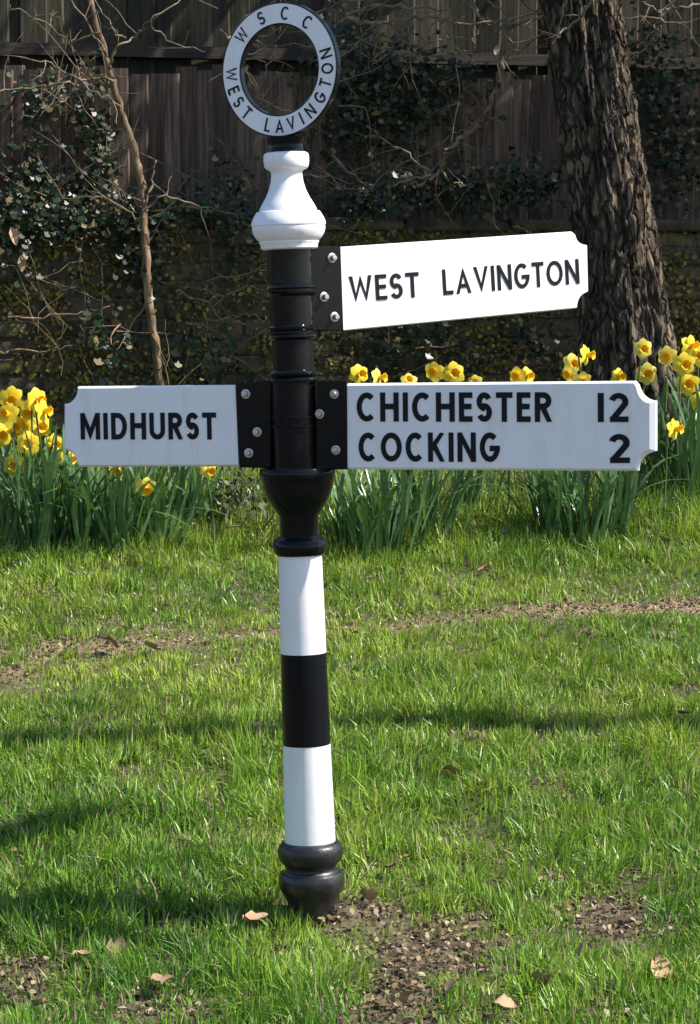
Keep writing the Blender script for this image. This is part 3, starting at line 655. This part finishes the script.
TRK = [gpix(x, y) for x, y in [(-60, 662), (0, 655), (120, 648), (200, 640), (330, 632), (430, 622), (560, 612), (640, 608), (760, 600)]]
tx = np.array([p.x for p in TRK]); ty = np.array([p.y for p in TRK])
def vnoise(x, y, s, seed):
    r_ = np.random.default_rng(seed); g = r_.random((64, 64)); u = x * s; v = y * s; i = np.floor(u).astype(int); j = np.floor(v).astype(int); fu = u - i; fv = v - j
    fu = fu * fu * (3 - 2 * fu); fv = fv * fv * (3 - 2 * fv); G = lambda a, b: g[a % 64, b % 64]
    return (G(i, j) * (1 - fu) + G(i + 1, j) * fu) * (1 - fv) + (G(i, j + 1) * (1 - fu) + G(i + 1, j + 1) * fu) * fv
def bareness(x, y):
    m = np.zeros_like(x); nz = vnoise(x, y, 9, 1) * .6 + vnoise(x, y, 24, 2) * .4
    for (cx, cy, rx, ry, k) in PW:
        d = np.sqrt(((x - cx) / rx) ** 2 + ((y - cy) / ry) ** 2); m = np.maximum(m, k * np.clip(1.45 - d - .9 * (nz - .3), 0, 1))
    c = np.interp(x, tx, ty); strength = .45 + .5 * sstep(.1, .9, x) + .35 * sstep(-.4, -.9, x)
    m = np.maximum(m, strength * np.clip(1.25 - np.abs(y - c) / .115 - 1.9 * (nz - .38), 0, 1))
    m = np.maximum(m, .55 * np.clip((vnoise(x, y, 5, 5) * .5 + vnoise(x, y, 14, 6) * .5 - .66) * 6, 0, 1))
    return m
gd = gobj.data; co_ = np.empty(len(gd.vertices) * 3, np.float32); gd.vertices.foreach_get('co', co_); co_ = co_.reshape(-1, 3)
bare_ = np.clip(bareness(co_[:, 0].astype(float), co_[:, 1].astype(float)), 0, 1); bare_[(np.abs(co_[:, 0]) > 3.7) | (co_[:, 1] < 3) | (co_[:, 1] > 10)] = 0
# the trodden track is dry pale soil, the patches round the post dark damp mulch
pale_ = bare_ * np.clip(1.6 - np.abs(co_[:, 1] - np.interp(co_[:, 0], tx, ty)) / .25, 0, 1)
at_ = gd.attributes.new('dry', 'FLOAT', 'POINT'); at_.data.foreach_set('value', pale_.astype(np.float32))
t_ = M_SOIL.node_tree; b_ = t_.nodes['Principled BSDF']; src_ = b_.inputs['Base Color'].links[0].from_socket
an_ = t_.nodes.new('ShaderNodeAttribute'); an_.attribute_name = 'dry'; mx_ = t_.nodes.new('ShaderNodeMix'); mx_.data_type = 'RGBA'; mx_.inputs[7].default_value = (.27, .185, .115, 1)
t_.links.new(an_.outputs['Fac'], mx_.inputs[0]); t_.links.new(src_, mx_.inputs[6]); t_.links.new(mx_.outputs[2], b_.inputs['Base Color'])
M_GRASS = leafmat('grass_blade', None, trans=.26, rough=.40, spec=.4)
def blades(name, X, Y, hgt, wid, cols, r_, lean=.55, seg=2):
    n = len(X); Z = ground(X, Y); az = 12 * vnoise(X, Y, 8, 21) + r_.normal(0, 1.0, n); ln = np.abs(r_.normal(0, lean, n)); d = np.stack([np.cos(az), np.sin(az)], 1)
    fa = r_.uniform(0, 2 * math.pi, n); s = np.stack([np.cos(fa), np.sin(fa)], 1)
    ks = np.linspace(0, 1, seg + 1); rows = []
    for k in ks[:-1]:
        cx = X + d[:, 0] * hgt * ln * k ** 1.7; cy = Y + d[:, 1] * hgt * ln * k ** 1.7; cz = Z - .004 + hgt * k * (1 - .35 * ln * k * np.clip(ln, 0, 1.3))
        w = wid * (1 - .35 * k) / 2
        rows += [np.stack([cx - s[:, 0] * w, cy - s[:, 1] * w, cz], 1), np.stack([cx + s[:, 0] * w, cy + s[:, 1] * w, cz], 1)]
    rows.append(np.stack([X + d[:, 0] * hgt * ln, Y + d[:, 1] * hgt * ln, Z + hgt * (1 - .35 * ln * np.clip(ln, 0, 1.3))], 1))
    m = len(rows); V = np.stack(rows, 1).reshape(-1, 3); base = np.arange(n) * m; Fs = []
    for q in range(seg - 1):
        o = 2 * q; Fs += [np.stack([base + o, base + o + 1, base + o + 3], 1), np.stack([base + o, base + o + 3, base + o + 2], 1)]
    o = 2 * (seg - 1); Fs.append(np.stack([base + o, base + o + 1, base + o + 2], 1))
    ob = npmesh(name, V, np.concatenate(Fs), M_GRASS, np.repeat(cols, m, 0)); return ob
def grass_cols(n, X, Y, r_):
    g1 = np.array([.14, .275, .024]); g2 = np.array([.26, .39, .05]); g3 = np.array([.06, .165, .02]); st = np.array([.42, .36, .19])
    p = vnoise(X, Y, 2.3, 9)[:, None] * .55 + vnoise(X, Y, 8, 10)[:, None] * .45 + r_.normal(0, .16, (n, 1))
    c = g3 + (g1 - g3) * np.clip(p * 2.2, 0, 1) + (g2 - g1) * np.clip(p * 2.2 - 1, 0, 1)
    c = c * r_.uniform(.7, 1.35, (n, 1)); yl = (sstep(6.6, 7.6, Y) * .5 + .35 * vnoise(X, Y, 1.3, 31))[:, None]; c = c * (1 + yl * np.array([[.40, .10, .25]])); dead = r_.random(n) < .085 + .10 * bareness(X, Y); c[dead] = st * r_.uniform(.5, 1.1, (dead.sum(), 1)); return c
def lawn(n, x_of, y0, y1, r_, hs=1, wd=.0048):
    Y = r_.uniform(y0, y1, n); X = x_of(Y, r_.uniform(-1, 1, n)); k = r_.random(n) > bareness(X, Y) * 1.05; X, Y = X[k], Y[k]; n = len(X)
    tall = .38 + 1.25 * (.4 * vnoise(X, Y, 3.1, 12) + .6 * vnoise(X, Y, 13, 13)) ** 1.6 * 1.5
    bn = np.clip(np.maximum(bareness(X, Y), bareness(X, Y + .06)), 0, 1); tall *= 1 - .6 * bn
    tall *= 1 + .7 * sstep(8.75, 9.2, Y)
    tall *= np.where(np.abs(Y - np.interp(X, tx, ty)) < .5, .75, 1)
    return X, Y, np.clip(r_.normal(.037, .012, n), .010, .09) * tall * hs, wd * r_.uniform(.6, 1.35, n), grass_cols(n, X, Y, r_)
r1_ = np.random.default_rng(51)
a = lawn(215000, lambda Y, u: u * (.145 * Y + .25), 4.95, 9.75, r1_)
b = lawn(45000, lambda Y, u: np.sign(u) * (.145 * Y + .25 + np.abs(u) * 2.2), 4.4, 9.9, r1_, wd=.0055)
A_ = [np.concatenate([p, q]) for p, q in zip(a, b)]
tag(blades('lawn_grass', *A_, r1_, .85), 'short sunlit spring grass covering the verge', 'grass', kind='stuff')
# longer grass at the foot of the flower bed and on the right bank
r2_ = np.random.default_rng(52); n = 26000
Y = r2_.uniform(9.0, 10.45, n); X = r2_.uniform(-2.4, 2.4, n); Y = np.minimum(Y, 10.5 + SK * X); k = r2_.random(n) < np.clip(.25 + sstep(9.0, 9.3, Y) * .6, 0, 1); X, Y = X[k], Y[k]; n = len(X)
hh = np.clip(r2_.normal(.085, .028, n), .03, .17) * (.55 + .8 * vnoise(X, Y, 3, 14)) * (.5 + .5 * sstep(9.0, 9.35, Y))
tag(blades('bank_grass', X, Y, hh, .0052 * r2_.uniform(.7, 1.3, n), grass_cols(n, X, Y, r2_) * .92, r2_, .5, 3), 'longer green grass around the daffodil clumps', 'grass', kind='stuff')
# leaf crumbs and chips lying on the bare patches
r3_ = np.random.default_rng(53); n = 60000
Y = r3_.uniform(4.95, 9.3, n); X = r3_.uniform(-1, 1, n) * (.145 * Y + .3); k = r3_.random(n) < bareness(X, Y) * .9 + .035; X, Y = X[k], Y[k]; n = len(X)
pos = np.stack([X, Y, ground(X, Y) + r3_.uniform(.002, .014, n)], 1); nr = np.array([[0, -.2, 1.]]) + r3_.normal(0, .5, (n, 3))
pal = np.array([[.24, .17, .095], [.13, .09, .05], [.36, .28, .18], [.06, .042, .026], [.17, .115, .065]]); cols = pal[r3_.integers(0, 5, n)] * r3_.uniform(.6, 1.15, (n, 1))
Pn, Fs, C = leaf_batch(pos, nr, r3_.uniform(.005, .022, n), OVAL * np.array([[1.2, 1.]]), r3_, cols, roll=r3_.normal(0, 1, (n, 3)))
M_LITTER = leafmat('dead_leaf_litter', None, trans=.1, rough=.8, spec=.15)
tag(npmesh('leaf_litter', Pn, Fs, M_LITTER, C), 'brown leaf crumbs and chips on the bare soil patches', 'leaf litter', kind='stuff')

r4_ = np.random.default_rng(54); n = 60000
Y = r4_.uniform(4.95, 9.3, n); X = r4_.uniform(-1, 1, n) * (.145 * Y + .3); k = r4_.random(n) < bareness(X, Y) * .9; X, Y = X[k], Y[k]; n = len(X)
pos = np.stack([X, Y, ground(X, Y) + r4_.uniform(.000, .008, n)], 1); cols = pal[r4_.integers(0, 5, n)] * r4_.uniform(.3, .9, (n, 1))
Pn, Fs, C = leaf_batch(pos, np.array([[0, -.2, .7]]) + r4_.normal(0, .8, (n, 3)), r4_.uniform(.004, .012, n), OVAL * np.array([[1.5, 1.]]), r4_, cols, roll=r4_.normal(0, 1, (n, 3)))
tag(npmesh('soil_crumbs', Pn, Fs, M_LITTER, C), 'dark crumbs of earth on the bare soil', 'soil crumbs', kind='stuff')
n = 16000; Y = r4_.uniform(4.95, 9.2, n); X = r4_.uniform(-1, 1, n) * (.145 * Y + .3); k = r4_.random(n) < bareness(X, Y) * .8 + .12; X, Y = X[k], Y[k]; n = len(X)
cs = np.array([[.38, .31, .17]]) * r4_.uniform(.45, 1.1, (n, 1)); gr = r4_.random(n) < .25; cs[gr] = np.array([[.13, .22, .03]])
tag(blades('dry_straw', X, Y, r4_.uniform(.010, .026, n), .0032 * r4_.uniform(.6, 1.3, n), cs, r4_, 1.9, 3), 'dry straw-coloured grass stems among the green', 'straw', kind='stuff')
# ------------------------------------------------------------------ single fallen leaves
M_FALLEN = noisemat('fallen_brown_leaf', [(.16, .095, .05), (.32, .20, .11), (.44, .31, .19)], 30, rough=.75, bump=.3, bdist=.002, objvar=.3)
def dead_leaf(seed):
    rd = random.Random(seed); V, Fc = [], []; n = 7
    for i in range(n):
        t = i / (n - 1); w = .46 * math.sin(math.pi * min(1, t * .96 + .02)) ** .75 * rd.uniform(.82, 1.12); z = .22 * math.sin(3 * t + seed) * .5 + .1 * rd.random()
        V += [(-w, t - .5, z + .18 * rd.uniform(.3, 1.3)), (0, t - .5, z - .02), (w, t - .5, z + .18 * rd.uniform(.3, 1.3))]
    for i in range(n - 1): o = 3 * i; Fc += [(o, o + 1, o + 4, o + 3), (o + 1, o + 2, o + 5, o + 4)]
    me = bpy.data.meshes.new('fallen_leaf'); me.from_pydata(V, [], Fc); me.polygons.foreach_set('use_smooth', [True] * len(me.polygons)); me.materials.append(M_FALLEN); return me
DL = [dead_leaf(i) for i in range(5)]
for (x, y, s, lab) in [(163, 990, 20, 'curled tan fallen leaf in the grass near the lower left edge'), (255, 927, 22, 'reddish brown fallen leaf in the post shadow left of the base'), (118, 955, 18, 'pale fallen leaf standing on edge under the post shadow'),
                       (449, 778, 14, 'small pale fallen leaf right of the lower white band'), (661, 978, 22, 'orange-brown fallen leaf near the lower right edge'), (585, 957, 14, 'small orange leaf below the right bare soil patch'),
                       (392, 872, 14, 'pale fallen leaf on the grass right of the post base'), (541, 988, 18, 'crumpled tan leaf between the two bare soil patches'), (368, 902, 16, 'tan leaf on the soil heap beside the post base'),
                       (352, 636, 10, 'tiny tan leaf beside the upper white band on the track'), (152, 650, 14, 'brown leaf on the worn track at the left'), (110, 648, 14, 'dark curled leaf on the worn track far left'),
                       (684, 718, 12, 'pale leaf on the long thin shadow at the right'), (82, 962, 16, 'brown leaf left of the pale standing leaf'), (40, 1012, 16, 'brown leaf in the bottom left corner'), (405, 862, 10, 'tiny tan leaf above the pale leaf right of the base'),
                       (486, 570, 12, 'cream leaf on the grass below the daffodil clumps'), (548, 556, 10, 'small cream leaf under the right daffodil clump'), (455, 995, 16, 'tan leaf lying on the largest bare patch'), (505, 1016, 18, 'pale leaf at the bottom edge of the picture'), (410, 1008, 18, 'brown leaf at the bottom of the largest bare patch')]:
    g = gpix(x, y + 8); s_ = s * depth(g) / F * 1.25
    tag(inst('fallen_leaf', random.choice(DL), None, (g.x, g.y, g.z + .030 + s_ * .12), (random.uniform(.2, .9), random.uniform(-.5, .5), random.uniform(0, 6.28)), (s_, s_, s_)), lab, 'fallen leaf', 'dead leaves lying on the grass')

for (x, y, s, lab) in [(13, 237, 19, 'tan dead leaf hanging on the ivy at the far left edge'), (22, 264, 17, 'lower tan dead leaf hanging on the left wall'), (497, 50, 12, 'pale dead leaf caught in the bare branches left of the trunk')]:
    p = at(x, y, 10.44); s_ = s * depth(p) / F
    tag(inst('dead_leaf', random.choice(DL), None, p, (1.35, random.uniform(-.3, .3), random.uniform(-.2, .5)), (s_ * .55, s_, s_)), lab, 'dead leaf', 'dead leaves hanging on the wall')
# ================================================================== DAFFODILS
M_DLEAF = noisemat('daffodil_leaf', [(.045, .10, .035), (.085, .165, .06), (.15, .24, .11)], 7, rough=.28, stretch=(6, 6, .6), bump=.15, bdist=.002, objvar=.25)
t_ = M_DLEAF.node_tree; b_ = t_.nodes['Principled BSDF']; trn = t_.nodes.new('ShaderNodeBsdfTranslucent'); trn.inputs[0].default_value = (.07, .16, .03, 1); mxs = t_.nodes.new('ShaderNodeMixShader'); mxs.inputs[0].default_value = .22
t_.links.new(b_.outputs[0], mxs.inputs[1]); t_.links.new(trn.outputs[0], mxs.inputs[2]); t_.links.new(mxs.outputs[0], t_.nodes['Material Output'].inputs[0])
M_PETAL = leafmat('yellow_petal', (.90, .72, .06), trans=.30, rough=.5, spec=.3, objvar=.10)
M_PETAL2 = leafmat('pale_yellow_petal', (.86, .74, .14), trans=.30, rough=.5, spec=.3, objvar=.08)
M_TRUMPET = leafmat('golden_trumpet', (.90, .56, .015), trans=.25, rough=.5, spec=.3, objvar=.08)
M_STALK = noisemat('daffodil_stalk', [(.05, .11, .03), (.09, .17, .05)], 6, rough=.45, bump=.1)
def strap(seed, curl):
    rd = random.Random(seed); V, Fc = [], []; n = 8; tw = rd.uniform(-.9, .9); sw = rd.uniform(-.1, .1)
    for i in range(n + 1):
        t = i / n; w = .5 * (1 - .25 * t) * (1 if t < .82 else max(.08, (1 - t) / .18) ** .6); an = tw * t
        cx = curl * t ** 2.6; cz = t - .5 * max(0, curl) * t ** 4 * .8; cy = sw * math.sin(3 * t)
        ww = w * .040
        for u, dd in ((-1, 0), (0, .25), (1, 0)): V.append((cx + ww * u * math.sin(an) + dd * ww * math.cos(an), cy + ww * u * math.cos(an) - dd * ww * math.sin(an), cz))
    for i in range(n): o = 3 * i; Fc += [(o, o + 1, o + 4, o + 3), (o + 1, o + 2, o + 5, o + 4)]
    me = bpy.data.meshes.new('leaf'); me.from_pydata(V, [], Fc); me.polygons.foreach_set('use_smooth', [True] * len(me.polygons)); me.materials.append(M_DLEAF); return me
STRAPS = [strap(i, c) for i, c in enumerate([.02, .08, .15, .22, .34, .5, .10, .75])]
rdl = random.Random(77)
def clump(x, y, n, L, spread, label):
    n = int(n * 1.5); L *= .96
    g = gpix(x, y); c = empty('daffodil_clump', g, (0, 0, rdl.uniform(0, 6))); tag(c, label, 'daffodil clump', 'clumps of daffodil leaves along the bed')
    for i in range(n):
        r = abs(rdl.gauss(0, .5)); a = rdl.uniform(0, 6.283); l = L * rdl.uniform(.62, 1.1)
        inst('leaf', rdl.choice(STRAPS), c, (math.cos(a) * r * spread, math.sin(a) * r * spread * .7, -.02), (0, rdl.uniform(.02, .12) + r * .22, a + rdl.gauss(0, .35)), (l, l * rdl.uniform(.9, 1.25), l))
    return c
for args in [(8, 545, 34, .50, .14, 'dense daffodil leaves at the far left edge'), (42, 552, 34, .48, .14, 'daffodil leaves below the left blooms'), (80, 550, 34, .46, .14, 'daffodil leaves under the Midhurst finger tip'),
             (118, 552, 34, .46, .14, 'daffodil leaves under the middle of the Midhurst finger'), (156, 546, 32, .44, .13, 'daffodil leaves around the low single bloom, Midhurst side'), (186, 532, 22, .40, .10, 'last daffodil leaves before the bramble left of the post'),
             (62, 516, 28, .46, .16, 'daffodil leaves in the back row at the left'), (20, 512, 24, .48, .14, 'back row daffodil leaves in the left corner'),
             (352, 552, 34, .44, .12, 'daffodil leaves just right of the post'), (388, 556, 36, .46, .13, 'arching daffodil leaves below the letters COCKING'), (424, 540, 26, .42, .12, 'daffodil leaves below the end of COCKING'),
             (468, 512, 24, .40, .13, 'short daffodil leaves behind, between the right clumps'), (552, 536, 32, .46, .12, 'daffodil leaves below the gap before number 2'), (588, 545, 36, .48, .13, 'tall daffodil leaves below the number 2'), (622, 530, 28, .46, .12, 'daffodil leaves at the right finger tip'),
             (664, 490, 28, .50, .13, 'daffodil leaves right of the finger tip, behind the grass'), (696, 500, 34, .52, .14, 'daffodil leaves at the right edge')]: clump(*args)
# petals and trumpet
def petal_mesh(mat):
    V, Fc = [], []; n = 6                                   # a tepal pointing along +Z of the flower face (face looks along -Y)
    for i in range(n + 1):
        t = i / n; w = .46 * math.sin(math.pi * (t * .80 + .16)) ** .8 * (1 if t < .99 else .12); yb = -.10 * t + .28 * t * t
        for u in (-1, 0, 1): V.append((u * w, yb + .08 * abs(u) * (1 - t), .10 + t * .92))
    for i in range(n): o = 3 * i; Fc += [(o, o + 1, o + 4, o + 3), (o + 1, o + 2, o + 5, o + 4)]
    me = bpy.data.meshes.new('petal'); me.from_pydata(V, [], Fc); me.polygons.foreach_set('use_smooth', [True] * len(me.polygons)); me.materials.append(mat); return me
PET = [petal_mesh(M_PETAL), petal_mesh(M_PETAL2)]
def trumpet_mesh():
    V, Fc = [], []; seg = 20; prof = [(.16, .02), (.24, -.15), (.28, -.40), (.32, -.60), (.44, -.74), (.40, -.72), (.27, -.58), (.22, -.35), (.10, -.10), (.02, -.06)]
    for i, (r, y) in enumerate(prof):
        for k in range(seg):
            th = 2 * math.pi * k / seg; fr_ = 1 + (.10 * math.sin(6 * th) if 3 <= i <= 5 else 0); V.append((r * fr_ * math.cos(th), y + (.04 * math.cos(6 * th) if 4 <= i <= 5 else 0), r * fr_ * math.sin(th)))
    for i in range(len(prof) - 1):
        for k in range(seg): k2 = (k + 1) % seg; Fc.append((i * seg + k, i * seg + k2, (i + 1) * seg + k2, (i + 1) * seg + k))
    me = bpy.data.meshes.new('trumpet'); me.from_pydata(V, [], Fc); me.polygons.foreach_set('use_smooth', [True] * len(me.polygons)); me.materials.append(M_TRUMPET); return me
TRU = trumpet_mesh()
rf = random.Random(5)
def daffodil(x, y, rad, yaw, pitch, pale, label, Y=None):
    Y = Y or 9.55 + rf.uniform(-.15, .2); hp = at(x, y, Y); r = rad * depth(hp) / F
    bx, by = hp.x + rf.uniform(-.05, .05), Y + rf.uniform(.03, .10); root = empty('daffodil', (bx, by, gz(bx, by))); tag(root, label, 'daffodil', 'daffodils blooming along the bed')
    face = Matrix.Rotation(R(yaw), 3, 'Z') @ Matrix.Rotation(R(pitch), 3, 'X')       # flower looks along -Y of this frame
    h = tl(hp, root); back = face @ Vector((0, 1, 0))
    pts = [Vector((0, 0, -.02)), Vector((h.x * .3, h.y * .2 + .01, h.z * .5)), Vector((h.x, h.y, h.z)) + back * r * .8 + Vector((0, 0, -r * .5)), h + back * r * .75 + Vector((0, 0, r * .05)), h + back * r * .12]
    V, Fc = tube([smoothpath(pts, [.0045, .0042, .0038, .0034, .005], 4)], 6); mesh('stalk', V, Fc, M_STALK, root, smooth=True)
    e = face.to_4x4()
    for k in range(6):
        m = Matrix.Translation(h) @ e @ Matrix.Rotation(R(60 * k + rf.uniform(-7, 7)), 4, 'Y') @ Matrix.Translation((0, (k % 2) * r * .04, 0)) @ Matrix.Rotation(R(rf.uniform(-12, 10)), 4, 'X') @ Matrix.Diagonal((r, r, r * rf.uniform(.92, 1.06), 1))
        o = inst('petal', PET[1 if pale else 0], root); o.matrix_local = m
    o = inst('trumpet', TRU, root); o.matrix_local = Matrix.Translation(h) @ e @ Matrix.Diagonal((r * .98, r * .9, r * .98, 1))
L_ = 12.8
for (x, y, rad, yaw, pitch, pale, lab) in [
    (11, 399, L_, 10, 10, 0, 'topmost yellow daffodil at the far left edge'), (8, 414, L_, -30, -5, 0, 'yellow daffodil just under the topmost left one'), (37, 400, L_, 40, 5, 0, 'yellow daffodil at the top right of the left group'),
    (30, 411, L_, -10, 20, 0, 'yellow daffodil in the middle top of the left group'), (44, 411, L_ - 1, 60, 0, 0, 'yellow daffodil turned right in the left group'), (16, 427, L_, 15, 5, 0, 'yellow daffodil in the centre of the left group'),
    (27, 425, L_ - 1, -40, 0, 0, 'yellow daffodil turned left inside the left group'), (40, 427, L_, 25, 0, 0, 'yellow daffodil nearest left of the Midhurst finger tip'), (28, 444, L_, 8, 0, 0, 'low yellow daffodil in the middle of the left group'),
    (1, 436, L_, 20, 0, 0, 'yellow daffodil cut by the left edge'), (54, 444, L_ - 2, 35, 10, 0, 'daffodil touching the tip of the Midhurst finger'), (69, 458, L_ - 2, 50, 15, 0, 'daffodil half hidden under the Midhurst finger tip'),
    (14, 465, L_, 5, 8, 0, 'lowest daffodil of the left group'), (146, 488, 11, 20, 25, 1, 'single small daffodil low below the Midhurst finger'), (118, 469, 11, 0, 30, 1, 'daffodil peeping below the letters of Midhurst'), (209, 469, 11, 30, 20, 1, 'daffodil peeping below the Midhurst finger near its bracket'),
    (359, 374, 11, 30, 0, 0, 'daffodil above the first C of Chichester'), (379, 378, 11, 60, -5, 1, 'daffodil above the first H of Chichester'), (409, 381, 9, 0, -20, 1, 'daffodil tip above the second C of Chichester'),
    (434, 372, 11, -20, 0, 0, 'left one of two daffodils above the second H'), (454, 373, 12, 5, 0, 0, 'right one of two daffodils above the second H'), (475, 382, 8, 0, 0, 1, 'daffodil tip above the S of Chichester'),
    (517, 376, 10, -25, 0, 0, 'left bloom of the pair above the last E'), (527, 376, 10, 40, 0, 0, 'right bloom of the pair above the R'),
    (573, 364, 11, 10, 0, 1, 'pale daffodil under the upper finger tip, middle one'), (587, 355, 11, 60, 0, 0, 'daffodil turned right, highest beside the trunk'), (569, 374, 10, -30, 5, 1, 'pale daffodil left of the number 12'), (583, 380, 9, 0, 20, 1, 'pale daffodil tip just above the board before 12'),
    (619, 377, 10, 35, 0, 0, 'daffodil right above the number 12'), (643, 349, 10.5, 5, 0, 1, 'pale petalled daffodil alone above the finger tip'), (647, 374, 12, 0, 0, 1, 'pale petalled daffodil touching the right finger tip'), (667, 356, 10.5, -15, 5, 1, 'daffodil at the left of the right-edge group'),
    (684, 364, 12.5, 10, 5, 0, 'daffodil in the middle of the right-edge group'), (691, 346, 11.5, 40, 0, 0, 'highest daffodil of the right-edge group'), (688, 384, 12.5, 0, 0, 0, 'large lower daffodil of the right-edge group'), (675, 429, 11.5, 55, 0, 0, 'lone daffodil beside the finger tip, below the right group'),
    (699, 356, 11, 0, 0, 0, 'daffodil cut by the right edge, upper'), (699, 402, 11, 10, 10, 0, 'daffodil cut by the right edge, lower')]:
    daffodil(x, y, rad * 1.0, yaw, pitch, pale, lab, 9.4 if x > 560 and y > 420 else 9.75 + rf.uniform(-.1, .1) if x > 560 else (9.0 if 100 < x < 220 else 9.2 + rf.uniform(-.05, .15) if x < 220 else None))

# ------------------------------------------------------------------ bramble between the left daffodils and the post
g = gpix(232, 530); brm = empty('bramble', g); tag(brm, 'low tangled bramble with dry stems left of the post', 'bramble')
rd = random.Random(66); st = []
for i in range(16): wander(Vector(g) + Vector((rd.gauss(0, .08), rd.gauss(0, .06), 0)), Vector((rd.gauss(0, 1), rd.gauss(0, .4), rd.uniform(.4, 1.2))), rd.uniform(.2, .45), .0035, rd, 2, .5, st, .12)
V, Fc = tube(st, 5); mesh('stems', [tl(v, brm) for v in V], Fc, M_TWIG, brm, smooth=True)
r_ = np.random.default_rng(8); n = 380; pos = np.array(g)[None] + np.stack([r_.normal(0, .13, n), r_.normal(0, .07, n), np.abs(r_.normal(.13, .09, n))], 1)
cc = r_.uniform(.5, 1.3, (n, 1)) * np.array([[.05, .075, .02]])
Pn, Fs, C = leaf_batch(pos, np.array([[.2, -.6, .7]]) + r_.normal(0, .5, (n, 3)), r_.uniform(.02, .045, n), OVAL * 1.1, r_, cc)
tag(npmesh('foliage', Pn - np.array(g)[None], Fs, M_IVY, C, parent=brm), kind='stuff')
